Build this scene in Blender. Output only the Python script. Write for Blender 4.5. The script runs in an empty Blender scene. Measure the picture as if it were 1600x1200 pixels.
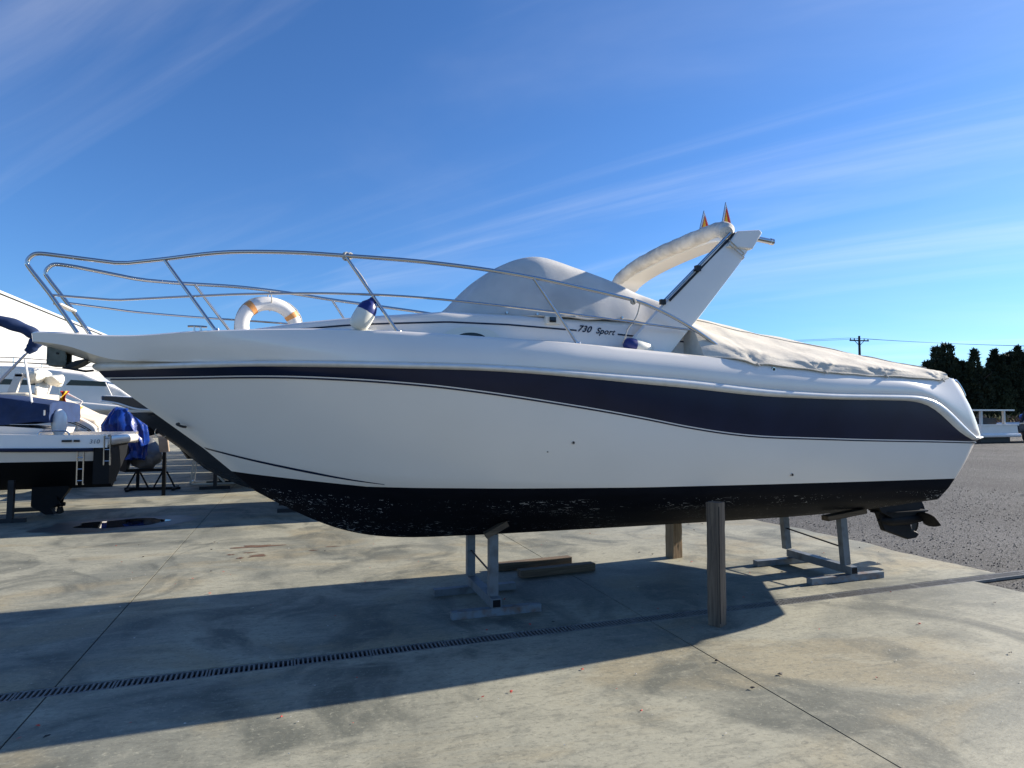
import bpy, bmesh, math, random
import numpy as np
from mathutils import Vector, Matrix
random.seed(7); RNG = np.random.default_rng(7)
S = bpy.context.scene; COL = S.collection
# ------------------------------------------------------------------ camera, sky, sun, exposure
TH = math.radians(18.5)
cd = bpy.data.cameras.new('camera'); cam = bpy.data.objects.new('camera', cd); COL.objects.link(cam)
cam.location = (0, 0, 1.6); cam.rotation_euler = (math.radians(90)+math.atan(47/1000.), 0, -TH)
cd.sensor_width = 36; cd.lens = 22.5; cd.clip_end = 6000; cd.clip_start = .05
S.camera = cam
SUN = Vector((2.36, .215, 1.0)).normalized()
sd = bpy.data.lights.new('sun', 'SUN'); sun = bpy.data.objects.new('sun', sd); COL.objects.link(sun)
sun.rotation_euler = SUN.to_track_quat('Z', 'Y').to_euler(); sd.energy = 5.0; sd.angle = math.radians(.5); sd.color = (1, .91, .78)
W = bpy.data.worlds.new('World'); S.world = W; W.use_nodes = True
def build_sky():
    nt = W.node_tree; N = nt.nodes; N.clear(); L = nt.links
    out = N.new('ShaderNodeOutputWorld'); bg = N.new('ShaderNodeBackground'); bg.inputs[1].default_value = .092
    sky = N.new('ShaderNodeTexSky'); sky.sky_type = 'NISHITA'; sky.sun_disc = False
    sky.sun_elevation = math.asin(SUN.z); sky.sun_rotation = math.atan2(SUN.x, SUN.y)
    sky.air_density = 1.0; sky.dust_density = .25; sky.ozone_density = 5.5; sky.altitude = 0
    tc = N.new('ShaderNodeTexCoord')
    sep = N.new('ShaderNodeSeparateXYZ'); L.new(tc.outputs['Generated'], sep.inputs[0])
    # project the direction onto a flat cloud layer: xy / (z + .12)
    zz = N.new('ShaderNodeMath'); zz.operation = 'ADD'; L.new(sep.outputs[2], zz.inputs[0]); zz.inputs[1].default_value = .13
    zm = N.new('ShaderNodeMath'); zm.operation = 'MAXIMUM'; L.new(zz.outputs[0], zm.inputs[0]); zm.inputs[1].default_value = .06
    vd = N.new('ShaderNodeVectorMath'); vd.operation = 'DIVIDE'; L.new(tc.outputs['Generated'], vd.inputs[0])
    cm = N.new('ShaderNodeCombineXYZ')
    for i in range(3): L.new(zm.outputs[0], cm.inputs[i])
    L.new(cm.outputs[0], vd.inputs[1])
    def layer(rot, scale, nscale, detail, lo, hi, amt, dist=.6, off=(0, 0, 0)):
        mp = N.new('ShaderNodeMapping'); mp.vector_type = 'TEXTURE'; mp.inputs['Location'].default_value = off; mp.inputs['Rotation'].default_value = (0, 0, math.radians(rot)); mp.inputs['Scale'].default_value = [1/v for v in scale]
        L.new(vd.outputs[0], mp.inputs[0])
        nz = N.new('ShaderNodeTexNoise'); nz.inputs['Scale'].default_value = nscale; nz.inputs['Detail'].default_value = detail; nz.inputs['Distortion'].default_value = dist; nz.inputs['Roughness'].default_value = .55
        L.new(mp.outputs[0], nz.inputs['Vector'])
        mr = N.new('ShaderNodeMapRange'); mr.interpolation_type = 'SMOOTHSTEP'
        mr.inputs[1].default_value = lo; mr.inputs[2].default_value = hi; mr.inputs[3].default_value = 0; mr.inputs[4].default_value = amt
        L.new(nz.outputs['Fac'], mr.inputs[0]); return mr.outputs[0]
    a = layer(128, (.22, 1.5, 1), 1.3, 9, .46, .86, .42, .9, (12.60, 10.80, 0))
    b = layer(131, (.35, .8, 1), .8, 6, .42, .84, .22, 1.0, (10.30, -7.90, 0))
    ad = N.new('ShaderNodeMath'); ad.operation = 'ADD'; L.new(a, ad.inputs[0]); L.new(b, ad.inputs[1])
    mix = N.new('ShaderNodeMix'); mix.data_type = 'RGBA'
    hs = N.new('ShaderNodeVectorMath'); hs.operation = 'MULTIPLY'; hs.inputs[1].default_value = (.57, .765, .97); L.new(sky.outputs[0], hs.inputs[0])
    # thin cirrus veil: brightens and whitens the sky behind it in proportion
    veil = N.new('ShaderNodeMix'); veil.data_type = 'RGBA'; veil.inputs['Factor'].default_value = .5; L.new(hs.outputs[0], veil.inputs['A']); veil.inputs['B'].default_value = (7.4, 7.3, 7.3, 1)
    L.new(ad.outputs[0], mix.inputs['Factor']); L.new(hs.outputs[0], mix.inputs['A']); L.new(veil.outputs['Result'], mix.inputs['B'])
    L.new(mix.outputs['Result'], bg.inputs[0]); L.new(bg.outputs[0], out.inputs[0])
build_sky()
S.view_settings.view_transform = 'Standard'; S.view_settings.look = 'None'; S.view_settings.exposure = 1.0; S.view_settings.gamma = 1
S.view_settings.use_curve_mapping = False

# ------------------------------------------------------------------ materials
def mat(name, col, rough=.5, metal=0, var=0, vscale=8, bump=0, bscale=60, spec=.5, coat=0, stretch=(1, 1, 1), col2=None, lo=.35, hi=.7, detail=6):
    m = bpy.data.materials.new(name); m.use_nodes = True; nt = m.node_tree; N = nt.nodes; L = nt.links
    p = N['Principled BSDF']; p.inputs['Base Color'].default_value = (*col, 1); p.inputs['Roughness'].default_value = rough; p.inputs['Metallic'].default_value = metal
    p.inputs['Specular IOR Level'].default_value = spec; p.inputs['Coat Weight'].default_value = coat; p.inputs['Coat Roughness'].default_value = .08
    tc = N.new('ShaderNodeTexCoord'); mp = N.new('ShaderNodeMapping'); mp.inputs['Scale'].default_value = stretch; L.new(tc.outputs['Object'], mp.inputs[0])
    if var or col2:
        nz = N.new('ShaderNodeTexNoise'); nz.inputs['Scale'].default_value = vscale; nz.inputs['Detail'].default_value = detail; L.new(mp.outputs[0], nz.inputs['Vector'])
        mr = N.new('ShaderNodeMapRange'); mr.inputs[1].default_value = lo; mr.inputs[2].default_value = hi; L.new(nz.outputs['Fac'], mr.inputs[0])
        mx = N.new('ShaderNodeMix'); mx.data_type = 'RGBA'; L.new(mr.outputs[0], mx.inputs['Factor'])
        c2 = col2 or tuple(c*(1-var) for c in col)
        mx.inputs['A'].default_value = (*col, 1); mx.inputs['B'].default_value = (*c2, 1); L.new(mx.outputs['Result'], p.inputs['Base Color'])
    if bump:
        nb = N.new('ShaderNodeTexNoise'); nb.inputs['Scale'].default_value = bscale; nb.inputs['Detail'].default_value = 4; L.new(mp.outputs[0], nb.inputs['Vector'])
        bp = N.new('ShaderNodeBump'); bp.inputs['Strength'].default_value = bump; bp.inputs['Distance'].default_value = .01; L.new(nb.outputs['Fac'], bp.inputs['Height']); L.new(bp.outputs[0], p.inputs['Normal'])
    return m
M = {}
M['gel'] = mat('white_gelcoat', (.83, .79, .725), .22, var=.06, vscale=2.5, coat=.3)
M['gelcream'] = mat('cream_gelcoat', (.78, .74, .64), .3, var=.06, vscale=3)
M['navy'] = mat('navy_gelcoat', (.008, .014, .042), .28, var=.3, vscale=3, spec=.3)
M['black'] = mat('black_paint', (.007, .008, .010), .6, var=.3, vscale=9, spec=.2)
M['blackplastic'] = mat('black_plastic', (.015, .015, .017), .4)
M['steel'] = mat('stainless_steel', (.50, .50, .50), .13, metal=1)
M['railgel'] = mat('rub_rail_vinyl', (.74, .74, .72), .2, var=.12, vscale=14, coat=.4)
M['canvas'] = mat('grey_canvas', (.62, .61, .58), .9, var=.18, vscale=4, bump=.25, bscale=220, spec=.2)
M['tarp'] = mat('cream_tarpaulin', (.62, .575, .49), .8, var=.16, vscale=5, bump=.3, bscale=26, spec=.25, stretch=(1, 3, 3))
M['roll'] = mat('weathered_canvas', (.66, .63, .57), .9, col2=(.42, .40, .37), vscale=9, bump=.7, bscale=30, spec=.2)
M['galv'] = mat('painted_steel_grey', (.17, .19, .205), .5, col2=(.10, .10, .10), vscale=11, metal=.2, lo=.45, hi=.75)
M['rustgrey'] = mat('rusted_steel', (.17, .20, .22), .6, col2=(.15, .08, .045), vscale=12, lo=.45, hi=.75)
M['orange'] = mat('orange_tape', (.75, .33, .10), .5, var=.2, vscale=20)
M['ringwhite'] = mat('life_ring_white', (.78, .76, .72), .5, var=.1, vscale=10)
M['fwhite'] = mat('fender_white', (.74, .74, .66), .4, var=.14, vscale=8)
M['fblue'] = mat('fender_blue', (.012, .025, .16), .35)
M['rope'] = mat('rope', (.55, .52, .46), .9, var=.4, vscale=90)
M['redflag'] = mat('flag_red', (.55, .03, .02), .6)
M['yellowflag'] = mat('flag_yellow', (.75, .42, .02), .6)
M['clear'] = mat('clear_plastic_edge', (.6, .62, .66), .3)
M['bluecanvas'] = mat('blue_canvas', (.010, .032, .105), .85, var=.35, vscale=6, bump=.3, bscale=14)
M['bluetarp'] = mat('blue_tarpaulin', (.006, .040, .27), .30, var=.6, vscale=7, bump=1.0, bscale=9)
M['greybag'] = mat('grey_plastic_sheet', (.15, .16, .17), .45, var=.4, vscale=8, bump=.6, bscale=9)
M['beige'] = mat('beige_canvas', (.62, .55, .44), .85, var=.15, vscale=4, bump=.3, bscale=10)
M['plastic'] = mat('plastic_wrap', (.72, .70, .62), .3, var=.2, vscale=12, bump=.9, bscale=12)
M['wall'] = mat('white_cladding', (.50, .50, .485), .6, var=.04, vscale=.7)
M['bowgrey'] = mat('dark_grey_gelcoat', (.042, .046, .052), .25, var=.3, vscale=2)
M['roofgrey'] = mat('roof_sheet', (.42, .43, .44), .6)
M['glass'] = mat('dark_glass', (.012, .014, .018), .06)
M['hullgrey'] = mat('warm_white_gelcoat', (.62, .58, .52), .35, var=.08, vscale=2)
M['rubber'] = mat('tyre_rubber', (.02, .02, .02), .8)
M['darkmetal'] = mat('dark_frame', (.02, .022, .025), .5, spec=.3)
M['dullsteel'] = mat('dull_stainless', (.16, .155, .13), .38, metal=.9, var=.5, vscale=14)
M['tan'] = mat('tan_board', (.36, .27, .20), .8, var=.3, vscale=9)
M['ladder'] = mat('aluminium', (.55, .55, .55), .35, metal=.8)
M['bark'] = mat('bark', (.07, .05, .035), .9, var=.4, vscale=12)
M['cypress'] = mat('cypress_foliage', (.050, .058, .030), .8, col2=(.018, .024, .014), vscale=.7, spec=.15)
M['olive'] = mat('olive_foliage', (.055, .062, .028), .8, col2=(.020, .028, .014), vscale=.6, spec=.15)
M['brush'] = mat('dry_brush', (.20, .13, .11), .9, col2=(.10, .12, .04), vscale=.8, lo=.4, hi=.6, spec=.1)
M['wire'] = mat('overhead_wire', (.06, .065, .075), .7)
M['polewood'] = mat('pole_wood', (.045, .04, .038), .9)
M['puddle'] = mat('water', (.012, .014, .016), .02, spec=.6)
M['damp'] = mat('damp_concrete', (.10, .097, .088), .45, var=.4, vscale=5)
M['rust'] = mat('rust_stain', (.115, .06, .035), .85, col2=(.19, .13, .085), vscale=9, lo=.5, hi=.75)
M['red'] = mat('red_petal', (.50, .06, .04), .7)
M['chip'] = mat('pale_chip', (.62, .60, .55), .8)
M['leaf'] = mat('dead_leaf', (.035, .028, .022), .8)
M['iron'] = mat('cast_iron_grate', (.17, .17, .16), .55, var=.4, vscale=30)
M['void'] = mat('drain_shade', (.012, .012, .012), .95)  # near-black colour stands in for the shade down in the channel
M['joint'] = mat('joint_sealant', (.02, .021, .022), .8)
M['orangeglass'] = mat('amber_lens', (.5, .12, .02), .2)

def wood(name, c1, c2, axis):
    m = bpy.data.materials.new(name); m.use_nodes = True; nt = m.node_tree; N = nt.nodes; L = nt.links; p = N['Principled BSDF']; p.inputs['Roughness'].default_value = .85
    tc = N.new('ShaderNodeTexCoord'); mp = N.new('ShaderNodeMapping'); s = [26, 26, 26]; s[axis] = 1.3; mp.inputs['Scale'].default_value = s; L.new(tc.outputs['Object'], mp.inputs[0])
    nz = N.new('ShaderNodeTexNoise'); nz.inputs['Scale'].default_value = 1; nz.inputs['Detail'].default_value = 8; nz.inputs['Distortion'].default_value = 1.4; nz.inputs['Roughness'].default_value = .68; L.new(mp.outputs[0], nz.inputs['Vector'])
    cr = N.new('ShaderNodeValToRGB'); cr.color_ramp.elements[0].position = .3; cr.color_ramp.elements[0].color = (*c2, 1); cr.color_ramp.elements[1].position = .65; cr.color_ramp.elements[1].color = (*c1, 1)
    L.new(nz.outputs['Fac'], cr.inputs[0]); L.new(cr.outputs[0], p.inputs['Base Color'])
    bp = N.new('ShaderNodeBump'); bp.inputs['Strength'].default_value = .7; bp.inputs['Distance'].default_value = .006; L.new(nz.outputs['Fac'], bp.inputs['Height']); L.new(bp.outputs[0], p.inputs['Normal'])
    return m
M['woodgrey'] = wood('weathered_timber', (.20, .15, .105), (.055, .04, .03), 2)
M['woodwarm'] = wood('sawn_timber', (.34, .24, .14), (.16, .10, .055), 2)
M['woodfloor'] = wood('timber_beam', (.17, .12, .075), (.06, .042, .028), 0)

def mat_antifoul():
    """white gelcoat above the painted boot line, scuffed black antifouling below it"""
    m = bpy.data.materials.new('hull_paint'); m.use_nodes = True; nt = m.node_tree; N = nt.nodes; L = nt.links; p = N['Principled BSDF']
    def math_(op, a, b=None, c=None):
        n = N.new('ShaderNodeMath'); n.operation = op
        for i, v in enumerate((a, b, c)):
            if v is None: continue
            if isinstance(v, (int, float)): n.inputs[i].default_value = v
            else: L.new(v, n.inputs[i])
        return n.outputs[0]
    tc = N.new('ShaderNodeTexCoord'); sp = N.new('ShaderNodeSeparateXYZ'); L.new(tc.outputs['Object'], sp.inputs[0])
    x, z = sp.outputs[0], sp.outputs[2]
    l1 = math_('MULTIPLY_ADD', x, -.095, 1.116); l2 = math_('MULTIPLY_ADD', x, -.0108, 1.075)
    line = math_('MAXIMUM', l1, l2)
    below = math_('LESS_THAN', z, line)
    # flaking: short level scratches and chips, in patches
    def noise(scale, st, det=4, dist=0):
        mp = N.new('ShaderNodeMapping'); mp.inputs['Scale'].default_value = st; L.new(tc.outputs['Object'], mp.inputs[0])
        nz = N.new('ShaderNodeTexNoise'); nz.inputs['Scale'].default_value = scale; nz.inputs['Detail'].default_value = det; nz.inputs['Distortion'].default_value = dist; L.new(mp.outputs[0], nz.inputs['Vector']); return nz.outputs['Fac']
    fl = math_('MAXIMUM', noise(26, (.55, 2, 3.2), 5, .6), math_('MULTIPLY', noise(60, (1, 1, 1.6), 3, .3), .97))
    patch = noise(1.7, (1, 1, 2.2), 3)
    th = math_('MULTIPLY_ADD', patch, -.36, .865)
    dz = math_('SUBTRACT', line, z); away = math_('MULTIPLY', math_('LESS_THAN', dz, .10), .12); th = math_('ADD', th, away)
    flake = math_('GREATER_THAN', fl, th)
    blk = N.new('ShaderNodeMix'); blk.data_type = 'RGBA'; L.new(noise(5, (1, 1, 3)), blk.inputs['Factor']); blk.inputs['A'].default_value = (.004, .005, .008, 1); blk.inputs['B'].default_value = (.010, .012, .018, 1)
    mx = N.new('ShaderNodeMix'); mx.data_type = 'RGBA'; L.new(flake, mx.inputs['Factor']); L.new(blk.outputs['Result'], mx.inputs['A']); mx.inputs['B'].default_value = (.33, .34, .35, 1)
    wt = N.new('ShaderNodeMix'); wt.data_type = 'RGBA'; L.new(noise(2.2, (1, 1, 1.5)), wt.inputs['Factor']); wt.inputs['A'].default_value = (.84, .79, .72, 1); wt.inputs['B'].default_value = (.79, .74, .67, 1)
    fin = N.new('ShaderNodeMix'); fin.data_type = 'RGBA'; L.new(below, fin.inputs['Factor']); L.new(wt.outputs['Result'], fin.inputs['A']); L.new(mx.outputs['Result'], fin.inputs['B'])
    L.new(fin.outputs['Result'], p.inputs['Base Color'])
    L.new(math_('MULTIPLY_ADD', below, .45, .2), p.inputs['Roughness']); L.new(math_('MULTIPLY_ADD', below, -.46, .5), p.inputs['Specular IOR Level'])
    return m
M['hull'] = mat_antifoul()

def mat_concrete():
    m = bpy.data.materials.new('yard_concrete'); m.use_nodes = True; nt = m.node_tree; N = nt.nodes; L = nt.links; p = N['Principled BSDF']
    geo = N.new('ShaderNodeNewGeometry')
    def noise(scale, st=(1, 1, 1), det=6, dist=0, rot=0, rough=.55):
        mp = N.new('ShaderNodeMapping'); mp.inputs['Scale'].default_value = st; mp.inputs['Rotation'].default_value = (0, 0, math.radians(rot)); L.new(geo.outputs['Position'], mp.inputs[0])
        nz = N.new('ShaderNodeTexNoise'); nz.inputs['Scale'].default_value = scale; nz.inputs['Detail'].default_value = det; nz.inputs['Distortion'].default_value = dist; nz.inputs['Roughness'].default_value = rough; L.new(mp.outputs[0], nz.inputs['Vector']); return nz.outputs['Fac']
    def mix(f, a, b, lo, hi, amt=1):
        mr = N.new('ShaderNodeMapRange'); mr.inputs[1].default_value = lo; mr.inputs[2].default_value = hi; mr.inputs[4].default_value = amt; L.new(f, mr.inputs[0])
        mx = N.new('ShaderNodeMix'); mx.data_type = 'RGBA'; L.new(mr.outputs[0], mx.inputs['Factor'])
        for k, v in (('A', a), ('B', b)):
            if isinstance(v, tuple): mx.inputs[k].default_value = (*v, 1)
            else: L.new(v, mx.inputs[k])
        return mx.outputs['Result']
    c = mix(noise(.55, det=7, dist=.9), (0.330, 0.319, 0.244), (0.199, 0.202, 0.164), .42, .58)
    c = mix(noise(.75, (.7, 1.2, 1), 7, 1.2), c, (0.291, 0.241, 0.142), .50, .62, .55)      # brownish staining
    c = mix(noise(1.0, (1, .8, 1), 8, 1.8, 20), c, (0.092, 0.099, 0.083), .48, .63, .84)    # dark tyre and oil patches
    c = mix(noise(2.2, (.7, 1.4, 1), 8, .8, 8, .65), c, (0.398, 0.383, 0.293), .52, .68, .50)  # laitance, pale bloom
    c = mix(noise(9, (.5, 1.8, 1), 8, .4, 8, .72), c, (0.126, 0.128, 0.106), .51, .66, .50) # trowel drag
    c = mix(noise(28, (.8, 1.3, 1), 7, .3, 8, .75), c, (0.107, 0.108, 0.089), .51, .66, .60) # fine grain
    c = mix(noise(34, (1, 1, 1), 7, .5, 0, .8), c, (0.466, 0.452, 0.345), .55, .68, .55)    # pale grit
    c = mix(noise(85, (1, 1, 1), 3), c, (0.049, 0.047, 0.040), .66, .74, .60)               # pits
    L.new(c, p.inputs['Base Color']); p.inputs['Roughness'].default_value = .72; p.inputs['Specular IOR Level'].default_value = .35
    bp = N.new('ShaderNodeBump'); bp.inputs['Strength'].default_value = .35; bp.inputs['Distance'].default_value = .006; L.new(noise(40, (.6, 1.5, 1), 6), bp.inputs['Height']); L.new(bp.outputs[0], p.inputs['Normal'])
    return m
M['concrete'] = mat_concrete()
def mat_gravel():
    m = bpy.data.materials.new('gravel'); m.use_nodes = True; nt = m.node_tree; N = nt.nodes; L = nt.links; p = N['Principled BSDF']; geo = N.new('ShaderNodeNewGeometry')
    v = N.new('ShaderNodeTexVoronoi'); v.inputs['Scale'].default_value = 85; L.new(geo.outputs['Position'], v.inputs['Vector'])
    cr = N.new('ShaderNodeValToRGB'); cr.color_ramp.elements[0].color = (.022, .022, .023, 1); cr.color_ramp.elements[1].color = (.185, .182, .175, 1)
    sp = N.new('ShaderNodeSeparateColor'); L.new(v.outputs['Color'], sp.inputs[0]); L.new(sp.outputs[0], cr.inputs[0])
    nz = N.new('ShaderNodeTexNoise'); nz.inputs['Scale'].default_value = .25; nz.inputs['Detail'].default_value = 5; L.new(geo.outputs['Position'], nz.inputs['Vector'])
    mx = N.new('ShaderNodeMix'); mx.data_type = 'RGBA'; mx.blend_type = 'MULTIPLY'; mx.inputs['Factor'].default_value = .6; L.new(cr.outputs[0], mx.inputs['A']); L.new(nz.outputs['Color'], mx.inputs['B'])
    mr = N.new('ShaderNodeMapRange'); mr.inputs[1].default_value = .3; mr.inputs[2].default_value = .7; mr.inputs[3].default_value = .75; mr.inputs[4].default_value = 1.2; L.new(nz.outputs['Fac'], mr.inputs[0])
    ml = N.new('ShaderNodeVectorMath'); ml.operation = 'SCALE'; L.new(cr.outputs[0], ml.inputs[0]); L.new(mr.outputs[0], ml.inputs['Scale'])
    L.new(ml.outputs[0], p.inputs['Base Color']); p.inputs['Roughness'].default_value = .9; p.inputs['Specular IOR Level'].default_value = .2
    bp = N.new('ShaderNodeBump'); bp.inputs['Strength'].default_value = .9; bp.inputs['Distance'].default_value = .012; L.new(v.outputs['Distance'], bp.inputs['Height']); bp.invert = True; L.new(bp.outputs[0], p.inputs['Normal'])
    return m
M['gravel'] = mat_gravel()

# ------------------------------------------------------------------ helpers
def tag(o, label, cat, group=None):
    o['label'] = label; o['category'] = cat
    if group: o['group'] = group
    return o
def root(name, loc=(0, 0, 0), rz=0, label=None, cat=None, group=None, kind=None, scale=1):
    o = bpy.data.objects.new(name, None); COL.objects.link(o); o.location = loc; o.rotation_euler = (0, 0, rz); o.scale = (scale,)*3; o.empty_display_size = .2
    if label: tag(o, label, cat, group)
    if kind: o['kind'] = kind
    return o
def obj(name, V, F, m, parent=None, smooth=True, ang=35, loc=None):
    me = bpy.data.meshes.new(name); me.from_pydata([tuple(map(float, v)) for v in V], [], [tuple(map(int, f)) for f in F]); me.validate(); me.update()
    bm = bmesh.new(); bm.from_mesh(me); bmesh.ops.recalc_face_normals(bm, faces=bm.faces); bm.to_mesh(me); bm.free()
    if smooth:
        me.polygons.foreach_set('use_smooth', [True]*len(me.polygons)); me.set_sharp_from_angle(angle=math.radians(ang))
    me.materials.append(M[m] if isinstance(m, str) else m)
    o = bpy.data.objects.new(name, me); COL.objects.link(o); o.parent = parent
    if loc: o.location = loc
    return o
def add(A, B):
    n = len(A[0]); A[0].extend(B[0]); A[1].extend([tuple(i+n for i in f) for f in B[1]]); return A
def box(x0, x1, y0, y1, z0, z1):
    return ([(x0, y0, z0), (x1, y0, z0), (x1, y1, z0), (x0, y1, z0), (x0, y0, z1), (x1, y0, z1), (x1, y1, z1), (x0, y1, z1)],
            [(0, 3, 2, 1), (4, 5, 6, 7), (0, 1, 5, 4), (1, 2, 6, 5), (2, 3, 7, 6), (3, 0, 4, 7)])
def bar(p, q, w, h=None, up=(0, 0, 1)):
    p, q = Vector(p), Vector(q); d = (q-p).normalized(); up = Vector(up)
    if abs(d.dot(up)) > .98: up = Vector((0, 1, 0))
    s = d.cross(up).normalized(); u = s.cross(d); h = h or w
    V = [tuple(e+s*a*w/2+u*b*h/2) for e in (p, q) for a, b in ((-1, -1), (1, -1), (1, 1), (-1, 1))]
    return (V, [(0, 3, 2, 1), (4, 5, 6, 7), (0, 1, 5, 4), (1, 2, 6, 5), (2, 3, 7, 6), (3, 0, 4, 7)])
def spline(P, n=8):
    P = [np.array(p, float) for p in P]; out = []
    for i in range(len(P)-1):
        a = P[max(i-1, 0)]; b = P[i]; c = P[i+1]; d = P[min(i+2, len(P)-1)]
        for k in range(n):
            t = k/n; out.append(.5*((2*b)+(c-a)*t+(2*a-5*b+4*c-d)*t*t+(3*b-a-3*c+d)*t**3))
    out.append(P[-1]); return out
def tube(P, r, seg=10, cap=True):
    P = [Vector(tuple(p)) for p in P]; n = len(P); V = []; F = []
    rr = r if hasattr(r, '__len__') else [r]*n
    t0 = (P[1]-P[0]).normalized(); nrm = t0.orthogonal().normalized()
    for i in range(n):
        t = (P[min(i+1, n-1)]-P[max(i-1, 0)]).normalized()
        nrm = (nrm-t*nrm.dot(t)).normalized(); bn = t.cross(nrm)
        for k in range(seg):
            a = 2*math.pi*k/seg; V.append(tuple(P[i]+(nrm*math.cos(a)+bn*math.sin(a))*rr[i]))
    for i in range(n-1):
        for k in range(seg):
            F.append((i*seg+k, i*seg+(k+1) % seg, (i+1)*seg+(k+1) % seg, (i+1)*seg+k))
    if cap: F.append(tuple(range(seg))[::-1]); F.append(tuple(range((n-1)*seg, n*seg)))
    return (V, F)
def grid(rows, close=False):
    n = len(rows[0]); V = [tuple(p) for r in rows for p in r]; F = []
    for i in range(len(rows)-1):
        for k in range(n-1 if not close else n):
            F.append((i*n+k, i*n+(k+1) % n, (i+1)*n+(k+1) % n, (i+1)*n+k))
    return (V, F)
def extrude(poly, axis, lo, hi):
    """poly of 2D points (x,z) extruded along y (axis 1) or (x,y) along z (axis 2), or (y,z) along x (axis 0)"""
    def p3(p, t): return (p[0], t, p[1]) if axis == 1 else ((p[0], p[1], t) if axis == 2 else (t, p[0], p[1]))
    n = len(poly); V = [p3(p, lo) for p in poly]+[p3(p, hi) for p in poly]
    F = [tuple(range(n)), tuple(range(2*n-1, n-1, -1))]+[(i, (i+1) % n, n+(i+1) % n, n+i) for i in range(n)]
    return (V, F)
def bevel(o, w=.004, seg=2):
    b = o.modifiers.new('bevel', 'BEVEL'); b.width = w; b.segments = seg; b.limit_method = 'ANGLE'; b.angle_limit = math.radians(40); return o
def ellipsoid(c, r, su=20, sv=12):
    V = []; F = []
    for i in range(sv+1):
        th = math.pi*i/sv
        for k in range(su):
            ph = 2*math.pi*k/su; V.append((c[0]+r[0]*math.sin(th)*math.cos(ph), c[1]+r[1]*math.sin(th)*math.sin(ph), c[2]+r[2]*math.cos(th)))
    for i in range(sv):
        for k in range(su): F.append((i*su+k, (i+1)*su+k, (i+1)*su+(k+1) % su, i*su+(k+1) % su))
    return (V, F)
def lathe(P, axis_pts, seg=20):
    """profile radii P along straight axis from axis_pts[0] to [1]"""
    a, b = Vector(axis_pts[0]), Vector(axis_pts[1]); return tube([a+(b-a)*t for t, r in P], [r for t, r in P], seg)
def lump(V, amp, freq, seed=0):
    rs = np.random.default_rng(seed); ks = rs.normal(size=(7, 3))*freq; ph = rs.uniform(0, 6.28, (7, 3)); A = np.array(V, float)
    d = sum(np.sin(A@ks[i])[:, None]*np.cos(ph[i])+np.cos(A@ks[i]*1.7+ph[i][0])[:, None]*np.sin(ph[i]) for i in range(7))
    return (A+d*amp/7).tolist()
def copy_tree(o, parent=None):
    c = o.copy(); COL.objects.link(c); c.parent = parent
    for ch in list(o.children): copy_tree(ch, c)
    return c

# ------------------------------------------------------------------ ground, slabs, drain
def nd(a): return 4.447+.0184*a                       # centre line of the drain
g = obj('ground', [(-2500, -2500, -.035), (2500, -2500, -.035), (2500, 4000, -.035), (-2500, 4000, -.035)], [(0, 1, 2, 3)], 'gravel', smooth=False); g['kind'] = 'structure'
yard = root('concrete_yard', kind='structure')
JX = [-1.327+3.94*k for k in range(-4, 2)]             # joints across the drain
xs = [-30]+JX
HJ = .005
def slab(x0, x1, far, edge=None):
    if far: pts = [(x0+HJ, nd(x0)+.072)]+([(x1-HJ, nd(x1)+.072)] if not edge else [])
    else: pts = [(x0+HJ, -40.)]+([(x1-HJ, -40.)] if not edge else [])
    top = 48. if far else None
    if edge:
        lo, hi = (nd(x1)+.072, 48.) if far else (-40., nd(x1)-.072); n = 90; E = []
        for i in range(n+1):
            t = (i/n)**(2.0 if far else 1); y = lo+(hi-lo)*(t if far else t)
            E.append((edge(y)+random.uniform(-.022, .022)+.03*math.sin(y*2.1)+.02*math.sin(y*5.3), y))
        pts = pts+E
    else:
        pts = pts+([(x1-HJ, 48.)] if far else [(x1-HJ, nd(x1)-.072)])
    pts = pts+([(x0+HJ, 48.)] if far else [(x0+HJ, nd(x0)-.072)])
    o = obj('slab', *extrude(pts, 2, -.034, 0), 'concrete', yard, smooth=False); return o
for x0, x1 in zip(xs[:-1], xs[1:]):
    slab(x0, x1, True); slab(x0, x1, False)
slab(JX[-1], 6.62, True, edge=lambda y: 6.72-.02*(y-4.6) if y < 12 else 6.57)
slab(JX[-1], 6.2, False, edge=lambda y: 6.2)
for x in JX: obj('joint_strip', *box(x-HJ, x+HJ, -40, nd(x)-.075, -.03, -.006), 'joint', yard, smooth=False); obj('joint_strip', *box(x-HJ, x+HJ, nd(x)+.075, 48, -.03, -.006), 'joint', yard, smooth=False)
drain = root('drain_channel', (0, nd(0), 0), math.atan(.0184), 'slotted iron drain line running across the concrete in front of the boat', 'drain')
obj('channel', *box(-9, 8.5, -.07, .07, -.034, -.028), 'void', drain, smooth=False)
def grate_mesh():
    A = box(0, .494, -.066, -.052, -.026, -.002); add(A, box(0, .494, .052, .066, -.026, -.002)); n = 17
    for i in range(n+1):
        x = .494*i/n; w = .006 if 0 < i < n else .011
        add(A, box(max(x-w, 0), min(x+w, .494), -.052, .052, -.024, -.003))
    return A
gm = None
for i in range(-10, 15):
    if gm is None: gm = obj('grate', *grate_mesh(), 'iron', drain, smooth=False); o = gm
    else: o = gm.copy(); COL.objects.link(o)
    o.location = (i*.5, 0, random.uniform(-.0015, .001)); o.rotation_euler = (0, 0, random.uniform(-.002, .002))
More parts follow.
